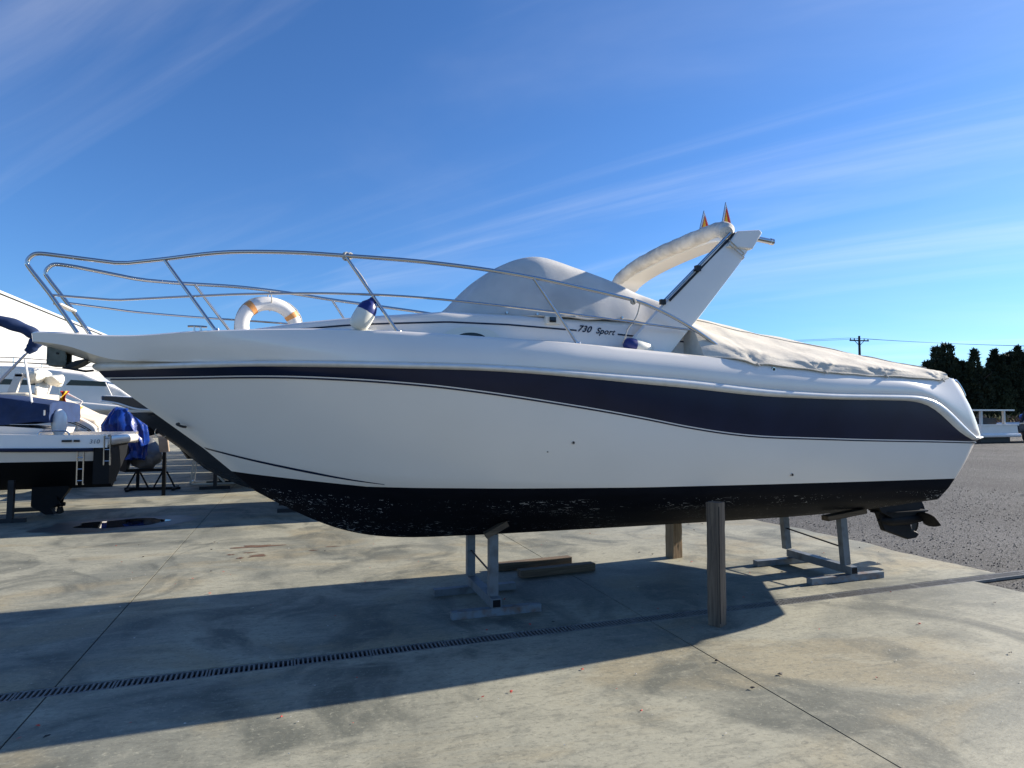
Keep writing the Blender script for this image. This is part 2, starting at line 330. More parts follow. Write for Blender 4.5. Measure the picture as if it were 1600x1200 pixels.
# small marks lying on the concrete
def blob(cx, cy, rx, ry, z, seed, n=40, rag=.25, rot=0):
    rs = np.random.default_rng(seed); ph = rs.uniform(0, 6.28, 6); am = rs.uniform(.3, 1, 6)*rag/2
    P = []
    for k in range(n):
        t = 2*math.pi*k/n; r = 1+sum(am[j]*math.sin((j+2)*t+ph[j]) for j in range(6))*.5
        x, y = rx*r*math.cos(t), ry*r*math.sin(t); P.append((cx+x*math.cos(rot)-y*math.sin(rot), cy+x*math.sin(rot)+y*math.cos(rot), z))
    return (P, [tuple(range(n))])
obj('damp_patch', *blob(-2.45, 10.76, 1.0, .62, .003, 3, rag=.3, rot=.12), 'damp', yard, smooth=False)
pd = obj('puddle', *blob(-2.40, 10.78, .60, .36, .006, 5, rag=.3, rot=.12), 'puddle', None, smooth=False); pd['kind'] = 'structure'
for i, (x, y, rx, ry) in enumerate([(-.44, 8.40, .25, .07), (-.40, 7.85, .09, .06), (-.70, 8.0, .035, .03), (-.58, 7.78, .04, .03), (.42, 8.1, .07, .02), (-.5, 8.05, .06, .025), (.2, 7.95, .05, .02)]):
    obj('stain', *blob(x, y, rx, ry, .003, 20+i, 28, .8), 'rust', yard, smooth=False)
def litter(name, m, n, area, size, lab, cat):
    A = ([], [])
    for i in range(n):
        x, y = random.uniform(area[0], area[1]), random.uniform(area[2], area[3])
        if abs(y-nd(x)) < .09 or x > 6.1: continue
        r = size*random.uniform(.4, 1.2); a0 = random.uniform(0, 6.28); k = random.choice((4, 5)); pts = []
        for j in range(k):
            a = a0+2*math.pi*j/k; q = r*random.uniform(.5, 1); pts.append((x+q*math.cos(a), y+q*.7*math.sin(a), .004+random.uniform(0, r*.6)))
        pts.append((x, y, .004+r*.5)); add(A, (pts, [(j, (j+1) % k, k) for j in range(k)]))
    o = obj(name, A[0], A[1], m, None, smooth=False); o['kind'] = 'stuff'; tag(o, lab, cat)
litter('red_petals', 'red', 90, (-3, 6, 1.6, 9), .016, 'tiny red petals and plastic bits scattered over the concrete', 'litter')
litter('pale_chips', 'chip', 170, (-3.5, 6, 1.6, 10), .010, 'pale specks of grit and paint chips on the concrete', 'litter')
litter('dead_leaves', 'leaf', 45, (-3, 6, 1.8, 10), .022, 'small dark dead leaves and dirt crumbs on the concrete', 'litter')
def stones():
    A = ([], []); n = 9000; u = RNG.uniform(0, 1, (n, 4))
    for i in range(n):
        d = 5.9+8.5*u[i, 0]**1.4; y = 3.2+14*u[i, 1]**1.3; e = 6.66-.02*(y-4.6) if y > 4.5 else 6.2
        spill = u[i, 3] > .985 and e-.5 < d < e-.06
        if (d < e-.06+.1*u[i, 3] and not spill) or (abs(y-nd(d)) < .1 and d < 8.4): continue
        r = .004+.008*u[i, 2]; z = .0005 if spill else -.035; P = [(d+r*math.cos(t)*(1+.4*math.sin(7*i+t)), y+r*math.sin(t), z) for t in (0, 1.57, 3.14, 4.71)]+[(d+r*.2, y-r*.1, z+r*1.3)]
        add(A, (P, [(0, 1, 4), (1, 2, 4), (2, 3, 4), (3, 0, 4)]))
    o = obj('loose_gravel', A[0], A[1], 'gravel', None, smooth=False); o['kind'] = 'stuff'; tag(o, 'loose grey gravel lying beyond the edge of the concrete', 'gravel')
stones()

# ------------------------------------------------------------------ the white motor cruiser
BOAT = root('motor_cruiser', (0, 5.38, 0), 0, 'white motor cruiser with navy side stripe and black bottom propped on stands', 'boat')
def smooth_tab(T, n=240, sig=5):
    T = np.array(T, float); s = np.concatenate([[0], np.cumsum(np.linalg.norm(np.diff(T, axis=0), axis=1))])
    u = np.linspace(0, s[-1], n); P = np.stack([np.interp(u, s, T[:, k]) for k in range(3)], 1)
    k = np.exp(-.5*(np.arange(-3*sig, 3*sig+1)/sig)**2); k /= k.sum(); pad = 3*sig
    Q = np.concatenate([2*P[0]-P[pad:0:-1], P, 2*P[-1]-P[-2:-pad-2:-1]])
    return np.stack([np.convolve(Q[:, j], k, 'valid') for j in range(3)], 1)
NS, NC, NT = 110, 9, 6
TS = np.linspace(0, 1, NS)**1.35
def rail_curve(T, ra, rb, crown=.05, sig=5, pre=None):
    P = smooth_tab(T, 300, sig)
    if pre is not None: P[0] = T[0]
    s = np.concatenate([[0], np.cumsum(np.linalg.norm(np.diff(P, axis=0), axis=1))]); s /= s[-1]
    side = np.stack([np.interp(TS, s, P[:, k]) for k in range(3)], 1); side[0, 1] = T[0][1]; side[:, 1] = np.maximum(side[:, 1], 0)
    a, b, z = side[-1]; rb = min(rb, b); out = list(side)
    for i in range(1, NC+1):
        t = math.pi/2*i/NC; out.append(np.array([a+ra*math.sin(t), b-rb*(1-math.cos(t)), z]))
    for i in range(1, NT+1): out.append(np.array([a+ra+crown*(1-(1-i/NT)**2), (b-rb)*(1-i/NT), z]))
    return np.array(out)
tG = [(-1.79, 0, 2.174), (-1.788, .10, 2.174), (-1.755, .17, 2.177), (-1.640, 0.202, 2.175), (-1.459, 0.238, 2.163), (-1.270, 0.302, 2.149), (-1.027, 0.434, 2.145), (-0.728, 0.592, 2.165), (-0.273, 0.796, 2.174), (0.134, 0.899, 2.182), (0.553, 1.0, 2.175), (0.974, 1.095, 2.153), (1.406, 1.170, 2.131), (1.733, 1.202, 2.121), (2.131, 1.210, 2.097), (2.393, 1.210, 2.082), (2.833, 1.210, 2.057), (3.240, 1.210, 2.034), (3.543, 1.210, 2.008), (4.122, 1.208, 1.969), (4.910, 1.188, 1.943), (5.389, 1.164, 1.932), (5.60, 1.148, 1.934)]
tRu = [(-1.40, 0, 1.972), (-1.344, .05, 1.972), (-1.154, .189, 1.965), (-.694, .517, 1.957), (-.271, .758, 1.957), (.035, .898, 1.955), (.338, 1.011, 1.95), (.871, 1.152, 1.942), (1.169, 1.202, 1.937), (1.525, 1.239, 1.925), (1.88, 1.257, 1.905), (2.362, 1.26, 1.882), (2.796, 1.26, 1.857), (3.022, 1.26, 1.837), (3.496, 1.26, 1.795), (4.133, 1.258, 1.768), (4.842, 1.240, 1.768), (5.15, 1.227, 1.768), (5.26, 1.222, 1.757), (5.434, 1.212, 1.685), (5.641, 1.199, 1.540), (5.741, 1.192, 1.447), (5.830, 1.185, 1.402)]
tRl = [(-1.385, 0, 1.914), (-1.30, .06, 1.914), (-.917, .367, 1.917), (-.27, .758, 1.922), (.541, 1.073, 1.907), (1.169, 1.202, 1.897), (1.525, 1.239, 1.88), (1.879, 1.257, 1.857), (2.362, 1.26, 1.82), (2.795, 1.26, 1.793), (3.195, 1.26, 1.757), (3.495, 1.26, 1.736), (4.131, 1.258, 1.720), (5.071, 1.231, 1.715), (5.20, 1.224, 1.702), (5.389, 1.214, 1.611), (5.609, 1.201, 1.440), (5.686, 1.195, 1.397), (5.80, 1.187, 1.368)]
tS = [(-1.345, 0, 1.867), (-1.25, .06, 1.866), (-.931, .283, 1.864), (-.273, .696, 1.864), (.037, .844, 1.857), (.445, .996, 1.835), (.88, 1.111, 1.80), (1.18, 1.165, 1.762), (1.424, 1.195, 1.730), (2.016, 1.228, 1.643), (2.51, 1.235, 1.562), (2.678, 1.235, 1.526), (3.102, 1.235, 1.462), (3.434, 1.235, 1.430), (4.152, 1.230, 1.404), (4.496, 1.224, 1.391), (5.415, 1.188, 1.366), (5.80, 1.165, 1.352)]
tC = [(-.67, 0, 1.336), (-.6, .08, 1.32), (-.287, .263, 1.243), (.062, .436, 1.17), (.325, .553, 1.121), (.575, .653, 1.089), (.776, .726, 1.068), (1.489, .93, 1.036), (2.457, 1.078, 1.007), (3.613, 1.10, .972), (4.62, 1.094, .947), (5.63, 1.071, .928)]
tD = [(-.33, 0, 1.03), (-.1, .13, .965), (.3, .31, .90), (.82, .472, .868), (1.561, .715, .874), (2.818, .945, .872), (4.384, .98, .844), (5.62, .975, .812)]
tK = [(-.298, 0, 1.00), (-.109, 0, .887), (.084, 0, .782), (.282, 0, .691), (.483, 0, .628), (.689, 0, .59), (.954, 0, .569), (1.452, 0, .56), (1.8, 0, .556), (3.07, 0, .548), (4.734, 0, .545), (5.6, 0, .56)]
tP = [(-1.785, 0, 2.108), (-1.782, .095, 2.108), (-1.75, .165, 2.105), (-1.648, .195, 2.094), (-1.514, .215, 2.077), (-1.436, .228, 2.050), (-1.357, .24, 2.005), (-1.2, .285, 1.972), (-1.0, .37, 1.966)]+[(x, b+.004, z+.006) for x, b, z in tRu[3:]]
cG = rail_curve(tG, .17, .22, sig=3); cP = rail_curve(tP, .22, .2, sig=3); cRu = rail_curve(tRu, .22, .2); cRl = rail_curve(tRl, .23, .2)
cS = rail_curve(tS, .22, .2); cC = rail_curve(tC, .06, .1, .03); cD = rail_curve(tD, .05, .08, .02); cK = rail_curve(tK, .05, .0, .0)
def between(c0, c1, n, bulge=0, w=None, abulge=0):
    rows = []
    for i in range(n+1):
        v = i/n; r = c0*(1-v)+c1*v; k = math.sin(math.pi*v); ww = np.ones(len(c0)) if w is None else w
        d = np.gradient(r[:, :2], axis=0); nn = np.stack([d[:, 1], -d[:, 0]], 1)*-1; l = np.linalg.norm(nn, axis=1); l[l < 1e-9] = 1; nn = nn/l[:, None]
        nn = np.where(nn[:, 1:2] < 0, nn*np.array([[1, 0]]), nn)
        r = r.copy(); r[:, 1] += np.where(r[:, 1] > .02, k*bulge*ww*np.abs(nn[:, 1]), 0)
        r[NS-6:, 0] += k*abulge*np.linspace(0, 1, len(r)-NS+6)**.5
        rows.append(r)
    return rows
def both(rows):
    A = ([], [])
    for s in (-1, 1): add(A, grid([[(p[0], s*p[1], p[2]) for p in r] for r in rows]))
    return A
def weld(o, d=.0004):
    bm = bmesh.new(); bm.from_mesh(o.data); bmesh.ops.remove_doubles(bm, verts=bm.verts, dist=d); bmesh.ops.recalc_face_normals(bm, faces=bm.faces); bm.to_mesh(o.data); bm.free()
    o.data.polygons.foreach_set('use_smooth', [True]*len(o.data.polygons)); o.data.set_sharp_from_angle(angle=math.radians(38)); return o
ramp = np.clip((np.arange(len(cG))-14)/22, 0, 1)
HULL = weld(obj('hull', *both(between(cS, cC, 8, .02, ramp)+between(cC, cD, 3)[1:]+between(cD, cK, 4)[1:]), 'hull', BOAT))
STRIPE = weld(obj('hull_stripe', *both(between(cRl, cS, 5, .006, ramp)), 'navy', HULL))
cG2 = cG.copy(); cG2[:, 2] -= .012
cGi = cG.copy(); cGi[:, 1] = np.maximum(cG[:, 1]-.035, 0); cGi[0, 0] += .03; cGi[NS:, 0] -= .03
TOP = weld(obj('topside', *both([cGi]+between(cG2, cP, 9, .022, ramp, .03)+between(cP, cRu, 3)[1:]), 'gel', BOAT))
rows = []
for k in np.linspace(1, 0, 9):
    r = cGi.copy(); r[:, 1] *= k; r[:, 2] += .05*(1-k*k)*np.clip(cGi[:, 1], 0, 1); r[:, 2] -= .0005; rows.append(r)
weld(obj('deck', *both(rows), 'gel', BOAT))
# rub rail: rounded moulding between the two rail curves
def moulding(c0, c1, out, n=7):
    rows = []; mid = .5*(c0+c1); d = np.gradient(mid[:, :2], axis=0); nn = np.stack([-d[:, 1], d[:, 0]], 1); nn /= np.maximum(np.linalg.norm(nn, axis=1), 1e-9)[:, None]
    nn[0] = (-1, 0); nn = np.where(nn[:, 1:2] < -.2, -nn, nn)
    for i in range(n+1):
        v = i/n; r = c0*(1-v)+c1*v; k = out*math.sin(math.pi*v)**.6; r = r.copy(); r[:, 0] += nn[:, 0]*k; r[:, 1] = np.maximum(r[:, 1]+nn[:, 1]*k, 0); rows.append(r)
    return rows
weld(obj('rub_rail', *both(moulding(cRu, cRl, .032)), 'railgel', BOAT))
def lineon(c, dz, db, r, i0, i1, name, m, parent, flat=1):
    for s in (-1, 1):
        P = [(p[0], s*(p[1]+db), p[2]+dz) for p in c[i0:i1]]; obj(name, *tube(P, r, 6), m, parent)
lineon(cS, -.014, -.003, .006, 3, NS+6, 'pinstripe', 'navy', HULL)
mS = cS*.92+cC*.08
# chine stripe at the bow
for s in (-1, 1):
    idx = [i for i in range(len(cC)) if -.66 < cC[i, 0] < .62]; R0 = []; R1 = []; R2 = []
    for i in idx:
        p = cC[i]; q = cS[i]; u = (q-p)/np.linalg.norm(q-p); wv = .028*min(1, (.66-p[0])*1.6+.15)
        for R_, k, o in ((R0, .002, .004), (R1, wv/2, .006), (R2, wv, .004)):
            z = p+u*k; R_.append((z[0], s*(z[1]+o), z[2]))
    obj('chine_stripe', *grid([R0, R1, R2]), 'navy', HULL)
# skin fittings, bow eye
def disc_on(o_name, a, z, b, r, m, parent, d=.012):
    obj(o_name, *tube([(a, -b+.01, z), (a, -b-d, z)], [r, r*.85], 14), m, parent)
def bat(a, z):   # half breadth of the hull side at (a,z)
    best = None
    for r0, r1 in ((cS, cC), (cG2, cP), (cRl, cS)):
        za = np.interp(a, r0[:NS, 0], r0[:NS, 2]); zb = np.interp(a, r1[:NS, 0], r1[:NS, 2]); ba = np.interp(a, r0[:NS, 0], r0[:NS, 1]); bb = np.interp(a, r1[:NS, 0], r1[:NS, 1])
        if zb <= z <= za: v = (za-z)/(za-zb); best = ba*(1-v)+bb*v+math.sin(math.pi*v)*(.02 if r0 is cS else .022 if r0 is cG2 else .006)
    return best or 1.1
for a, z in ((1.88, 1.395), (3.80, 1.11), (1.70, 1.33)):
    rr = .014 if a != 1.70 else .006
    b = bat(a, z); disc_on('skin_fitting', a, z, b, rr, 'steel', HULL, .01)
    disc_on('fitting_hole', a, z, b+.003, rr*.55, 'black', HULL, .009)
a, z = 3.575, 1.955; b = bat(a, z)
obj('filler_cap', *tube([(a, -b+.012, z), (a, -b-.006, z)], [.02, .018], 16), 'steel', TOP); obj('cap_centre', *tube([(a, -b, z), (a, -b-.009, z)], .011, 12), 'darkmetal', TOP)
b = bat(-.80, 1.52)
obj('bow_eye', *tube(spline([(-.83, -b+.03, 1.53), (-.835, -b-.02, 1.525), (-.80, -b-.028, 1.51), (-.785, -b+.03, 1.505)], 5), .009, 8), 'darkmetal', HULL)
# bow roller box and anchor under the bow platform
rb = root('anchor', (-1.6, 5.38, 1.95), 0, 'dark galvanised anchor stowed in the roller box under the bow platform', 'anchor')
A = box(-1.69, -1.675, -.06, .06, 1.95, 2.105); add(A, box(-1.675, -1.57, -.07, -.055, 1.94, 2.10)); add(A, box(-1.675, -1.57, .055, .07, 1.94, 2.10)); add(A, box(-1.675, -1.57, -.055, .055, 1.94, 1.955))
rbx = bevel(obj('bow_roller_box', *A, 'dullsteel', BOAT, smooth=False), .004); obj('roller_pin', *tube([(-1.62, -.08, 2.03), (-1.62, .08, 2.03)], .008, 8), 'darkmetal', rbx)
A = extrude([(0.04, -.03), (.10, -.005), (.155, .035), (.15, .045), (.09, .03), (.03, -.005)], 1, -.075, .075); obj('fluke', *A, 'darkmetal', rb, smooth=False)
obj('shank', *bar((-.03, 0, .045), (.06, 0, -.012), .035, .02), 'darkmetal', rb, smooth=False); obj('crown_bar', *tube([(.02, -.09, -.02), (.16, -.09, -.045), (.19, -.03, -.035)], .008, 8), 'darkmetal', rb)
obj('shackle', *tube(spline([(.15, 0, .035), (.18, .01, .03), (.225, 0, .02)], 4), .008, 8), 'steel', rb)

# deckhouse
def tabf(T):
    x = [p[0] for p in T]; y = [p[1] for p in T]; return lambda a: float(np.interp(a, x, y))
wC = tabf([(-.55, .12), (-.45, .30), (-.3, .45), (0, .62), (.5, .78), (1, .845), (3.06, .88)])
zS = tabf([(-.55, 2.195), (-.3, 2.215), (0, 2.25), (.33, 2.285), (.7, 2.315), (1.0, 2.345), (2, 2.345), (3.06, 2.335)])
zT = tabf([(-.55, 2.20), (-.2, 2.25), (.01, 2.293), (.33, 2.337), (.71, 2.381), (1.1, 2.416), (3.06, 2.42)])
rows = []
for a in np.concatenate([np.linspace(-.55, 1, 26), np.linspace(1.1, 3.06, 18)]):
    w = wC(a); zs = zS(a); zt = zT(a); zd = 2.02; half = [(w+.015, zd), (w+.005, zs-.05), (w-.008, zs-.018), (w-.035, zs), (w-.10, zs+.012)]
    half = [(max(b, .0), z) for b, z in half]+[(max(w-.1, .02)*k, zs+.012+(zt-zs-.012)*(1-k*k)**.9) for k in (.8, .6, .4, .2, 0)]
    rows.append([(a, -b, z) for b, z in half]+[(a, b, z) for b, z in half[-2::-1]])
A = grid(rows); n = len(rows[0]); A[1].append(tuple(range(n))); A[1].append(tuple(range((len(rows)-1)*n, len(rows)*n)))
CAB = obj('deckhouse', *A, 'gel', BOAT, ang=40)
zL = tabf([(-.15, 2.185), (.3, 2.227), (1.026, 2.268), (1.465, 2.268), (1.986, 2.248), (2.372, 2.230), (3.05, 2.185)])
def sideb(a, z): # deckhouse side half-breadth
    w = wC(a); zs = zS(a); t = min(max((z-2.02)/(zs-.05-2.02), 0), 1); return w+.015-.010*t
for s in (-1, 1):
    for x0, x1 in ((-.12, 2.035), (2.385, 3.05)):
        aa = np.linspace(x0, x1, 40); obj('cabin_line', *grid([[(a, s*(sideb(a, zL(a))+.003), zL(a)+d) for a in aa] for d in (-.006, .006)]), 'navy', CAB)
    # oval port light
    for nm, r0, r1, m, o in (('window_frame', 1.0, .52, 'gelcream', .012), ('window', .52, 0, 'glass', .006)):
        rw = []
        for r in (r0, r1):
            rw.append([(1.20+.22*r*math.cos(t), s*(sideb(1.2, 2.17)+o), 2.150+.088*r*math.sin(t)) for t in np.linspace(0, 2*math.pi, 33)])
        obj(nm, *grid([[(p[0], p[1]-s*.014, p[2]) for p in rw[0]]]+rw), m, CAB)
def text(name, s, size, loc, rot, m, parent, shear=0, bold=.0, ext=.0015):
    c = bpy.data.curves.new(name, 'FONT'); c.body = s; c.size = size; c.shear = shear; c.offset = bold; c.extrude = ext; c.align_x = 'LEFT'; c.space_character = 1.08
    t = bpy.data.objects.new(name, c); COL.objects.link(t); dg = bpy.context.evaluated_depsgraph_get(); me = bpy.data.meshes.new_from_object(t.evaluated_get(dg)); bpy.data.objects.remove(t)
    o = bpy.data.objects.new(name, me); COL.objects.link(o); o.parent = parent; o.location = loc; o.rotation_euler = rot; me.materials.clear(); me.materials.append(M[m]); return o
ry = math.radians(3.2)
text('lettering', '730', .070, (2.040, -sideb(2.1, 2.25)-.004, 2.240), (math.pi/2, ry, 0), 'navy', CAB, .42, .0014)
text('lettering', 'Sport', .066, (2.195, -sideb(2.2, 2.25)-.004, 2.230), (math.pi/2, ry, 0), 'navy', CAB, .42, .0012)
b = sideb(1.84, 2.3)
nl = bevel(obj('side_light', *box(1.775, 1.905, -b-.02, -b+.02, 2.285, 2.345), 'gelcream', BOAT, smooth=False), .006); obj('lens', *box(1.805, 1.855, -b-.03, -b-.018, 2.298, 2.338), 'glass', nl, smooth=False)

# windscreen under its grey canvas cover
WS = obj('tmp', [(0, 0, 0)], [], 'canvas'); bpy.data.objects.remove(WS)
wW = tabf([(1.13, .08), (1.16, .28), (1.22, .46), (1.32, .62), (1.45, .735), (1.62, .81), (1.8, .85), (2.0, .868), (3.05, .89)])
zB = tabf([(.7, 2.36), (1.04, 2.352), (1.22, 2.367), (1.52, 2.354), (1.7, 2.343), (1.88, 2.345), (2.15, 2.338), (2.4, 2.345), (2.6, 2.33), (3.05, 2.325)])
zW = tabf([(1.13, 2.40), (1.19, 2.455), (1.28, 2.56), (1.38, 2.67), (1.49, 2.765), (1.61, 2.835), (1.71, 2.864), (1.81, 2.872), (1.956, 2.848), (2.155, 2.794), (2.446, 2.707), (2.748, 2.595), (2.934, 2.518), (3.05, 2.46)])
aa = np.linspace(1.13, 3.05, 64); zz = np.array([zW(a) for a in aa]); zz = np.convolve(np.pad(zz, 3, 'edge'), np.ones(7)/7, 'valid')
rows = []
for a, zt in zip(aa, zz):
    w = wW(a); zb = zB(a)+.004*math.sin(a*23)+.006*max(0, math.sin(a*11)); h = zt-zb; ws = w*(1-.22*min(1, h/.3)); r = []
    half = spline([(w, zb), (w*.62+ws*.38+.012, zb+.40*h), (w*.22+ws*.78+.008, zb+.80*h), (ws-.02, zb+.955*h), (ws-.075, zt), (ws*.6, zt+.018), (ws*.3, zt+.03), (0, zt+.034)], 4)
    half = [(max(b, 0), z) for b, z in half]; rows.append([(a, -b, z) for b, z in half]+[(a, b, z) for b, z in half[-2::-1]])
A = grid(rows); V = np.array(lump(A[0], .010, 5, 4)); A = (V.tolist(), A[1])
n = len(rows[0]); A[1].append(tuple(range((len(rows)-1)*n, len(rows)*n)))
wc = root('windscreen_cover', (1.9, 5.38, 2.35), 0, 'grey canvas cover stretched over the curved windscreen of the white cruiser', 'cover')
o = obj('cover_canvas', [(v[0]-1.9, v[1], v[2]-2.35) for v in A[0]], A[1], 'canvas', wc, ang=60)
hem = [(p[0]-1.9, -abs(p[1])-.006, p[2]-2.35+.002) for p in (r[0] for r in rows) if p[0] > 1.2]
obj('hem', *tube(hem, .007, 8), 'tarp', wc)
for x in (1.5, 1.72, 2.02, 2.42): obj('snap_button', *tube([(x-1.9, -wW(x)+.003, zB(x)-2.35+.018), (x-1.9, -wW(x)-.02, zB(x)-2.35+.018)], .009, 10), 'steel', wc)

# radar arch
def ac(z): return 2.875+(z-2.4)*.955
def hw(z): return float(np.interp(z, (2.0, 2.4, 2.87, 3.05, 3.2), (.23, .215, .180, .145, .125)))
half = [(.985, 2.03), (.975, 2.25), (.965, 2.5), (.955, 2.75), (.945, 2.92), (.925, 3.02), (.86, 3.085), (.74, 3.125), (.55, 3.155), (.3, 3.175), (0, 3.182)]
path = spline([(-b, z) for b, z in half]+[(b, z) for b, z in half[-2::-1]], 4); rows = []
for i, p in enumerate(path):
    t = path[min(i+1, len(path)-1)]-path[max(i-1, 0)]; t = t/np.linalg.norm(t); nv = np.array([-t[1], t[0]])
    z = p[1]; c = ac(z); h = hw(z); th = .032; r = []
    k = min(1, abs(p[0])/.9)
    for da, dn in ((-1, 0), (-.92, .8), (-.6, 1), (.6, 1), (.92, .8), (1, 0), (.92, -.8), (.6, -1), (-.6, -1), (-.92, -.8)):
        q = p+nv*dn*th; r.append((c+da*h, q[0], q[1]))
    rows.append(r)
A = grid(rows, True); nn_ = len(rows[0]); A[1].append(tuple(range(nn_))); A[1].append(tuple(range((len(rows)-1)*nn_, len(rows)*nn_)))
ARCH = obj('radar_arch', *A, 'gel', BOAT, ang=50)
# upper tip of the near leg
bevel(obj('arch_tip', *extrude([(3.34, 2.98), (3.455, 3.125), (3.675, 3.155), (3.70, 3.13), (3.60, 2.98)], 1, -.99, -.93), 'gel', ARCH, smooth=False), .012, 3)
bevel(obj('arch_tip', *extrude([(3.34, 2.98), (3.455, 3.125), (3.675, 3.155), (3.70, 3.13), (3.60, 2.98)], 1, .93, .99), 'gel', ARCH, smooth=False), .012, 3)
# rolled bimini
P = spline([(3.38, -.93, 3.115), (3.42, -.86, 3.16), (3.46, -.70, 3.205), (3.47, -.35, 3.225), (3.47, 0, 3.235), (3.46, .35, 3.225), (3.43, .70, 3.185), (3.39, .88, 3.12), (3.34, .98, 3.03)], 8)
rr = [.050+.018*min(1, i/6, (len(P)-1-i)/6)+.002*math.sin(i*1.3) for i in range(len(P))]
V, F = tube(P, rr, 18); V = lump(V, .008, 16, 3); obj('bimini_roll', V, F, 'roll', BOAT, ang=80)
for d in (0, .045):
    obj('bimini_pole', *tube([(3.40+d, -.955, 3.11), (2.74+d, -.995, 2.50)], .0105, 10), 'darkmetal' if d else 'steel', BOAT)
    obj('bimini_pole', *tube([(3.36+d, .955, 3.06), (2.74+d, .985, 2.50)], .0105, 10), 'steel', BOAT)
obj('pole_hinge', *box(2.70, 2.745, -1.01, -.98, 2.465, 2.505), 'darkmetal', BOAT, smooth=False)
obj('pole_clamp', *box(3.03, 3.075, -1.008, -.975, 2.755, 2.80), 'darkmetal', BOAT, smooth=False)
for z in (2.985, 2.95): obj('lashing', *tube([(3.36, -.995, z+.05), (3.505, -.995, z-.05), (3.52, -.95, z-.055)], .005, 6), 'rope', BOAT)
obj('stern_light_holder', *tube([(3.62, -.96, 3.085), (3.80, -.96, 3.07), (3.802, -.96, 3.07), (3.83, -.96, 3.068)], [.024, .024, .028, .028], 14), 'steel', BOAT)
for (x, y, z, h, sc) in ((3.465, -.48, 3.28, .17, 1), (3.535, -.70, 3.25, .215, 1)):
    pole = obj('pennant_staff', *tube([(x-.035, y, z-.03), (x+.02, y, z+h)], .0055, 8), 'steel', BOAT)
    obj('pennant', *extrude([(x+.022, z+h-.01), (x+.088, z-.02), (x-.034, z-.02)], 1, y-.003, y+.003), 'clear', pole, smooth=False)
    obj('pennant_red', *extrude([(x+.026, z+h-.045), (x+.076, z-.01), (x-.014, z-.01)], 1, y-.005, y+.005), 'redflag', pole, smooth=False)
    obj('pennant_yellow', *extrude([(x+.020, z+h*.60), (x+.040, z-.008), (x-.008, z-.008)], 1, y-.0075, y+.0075), 'yellowflag', pole, smooth=False)

# stainless guard rails
RT = [(-1.47, .185, 2.165), (-1.639, .17, 2.423), (-1.765, .17, 2.598), (-1.786, .17, 2.646), (-1.765, .17, 2.69), (-1.72, .17, 2.713), (-1.60, .18, 2.706), (-1.189, .286, 2.656), (-.902, .437, 2.675), (-.496, .632, 2.708), (-.079, .782, 2.706), (.296, .893, 2.686), (.764, .992, 2.662), (1.212, 1.043, 2.63), (1.615, 1.067, 2.588), (1.935, 1.086, 2.54), (2.381, 1.094, 2.470), (2.573, 1.096, 2.419), (2.797, 1.098, 2.331), (3.028, 1.099, 2.215), (3.33, 1.098, 2.035)]
RLo = [(-1.635, .17, 2.428), (-1.226, .27, 2.398), (-.96, .41, 2.403), (-.702, .533, 2.410), (-.282, .708, 2.421), (.299, .894, 2.423), (.897, 1.014, 2.402), (1.785, 1.077, 2.343), (2.461, 1.095, 2.291), (2.90, 1.099, 2.258)]
ST = [((-.895, .44, 2.674), (-.536, .613, 2.165)), ((.296, .893, 2.684), (.651, .974, 2.155)), ((1.605, 1.067, 2.588), (1.948, 1.087, 2.11))]
for s in (-1, 1):
    f = lambda p: (p[0], s*p[1], p[2])
    kp = [np.array(f(p)) for p in RT]; k1 = spline(kp[:7], 8)+[kp[6]*(1-q)+kp[7]*q for q in (.3, .6, .9)]; k2 = spline([kp[7]*.85+kp[8]*.15]+kp[8:], 8)
    obj('guard_rail', *tube(k1+k2, .0142, 12), 'steel', BOAT)
    kl = [np.array(f(p)) for p in RLo]; obj('lower_rail', *tube([kl[0]*(1-q)+kl[1]*q for q in (0, .3, .6, .92)]+spline([kl[1]*.85+kl[2]*.15]+kl[2:], 8), .0085, 10), 'steel', BOAT)
    for p, q in ST:
        if s > 0 and p[0] < 0: p, q = (p[0]+.07, p[1]+.03, p[2]), (q[0]+.08, q[1]+.02, q[2])
        o = obj('stanchion', *tube([f(p), f(q)], .0115, 12), 'steel', BOAT)
        obj('stanchion_base', *tube([f((q[0]+.005, q[1], q[2]-.02)), f((q[0], q[1], q[2]+.018))], [.026, .02], 14), 'steel', o)
    obj('rail_base', *tube([f((3.34, 1.098, 2.02)), f((3.31, 1.098, 2.05))], [.026, .02], 14), 'steel', BOAT)
bevel(obj('pulpit_step', *box(-1.632, -1.575, -.165, .165, 2.362, 2.378), 'gelcream', BOAT, smooth=False), .008)
for s in (-1, 1):
    x, y, z = -.66, s*.555, 2.17
    c = obj('cleat', *tube(spline([(x-.06, y, z+.028), (x-.03, y, z+.03), (x+.03, y, z+.03), (x+.06, y, z+.028)], 4), .008, 8), 'steel', BOAT)
    for d in (-.02, .02): obj('cleat_foot', *tube([(x+d, y, z-.01), (x+d, y, z+.03)], .008, 8), 'steel', c)
def knot(name, c, r, parent, m='rope', seed=0):
    rs = np.random.default_rng(seed)
    for i in range(3):
        n1 = Vector(rs.normal(size=3)).normalized(); u = n1.orthogonal().normalized(); v = n1.cross(u)
        obj(name, *tube([Vector(c)+(u*math.cos(t)+v*math.sin(t))*r for t in np.linspace(0, 6.28, 15)], .006, 6), m, parent)
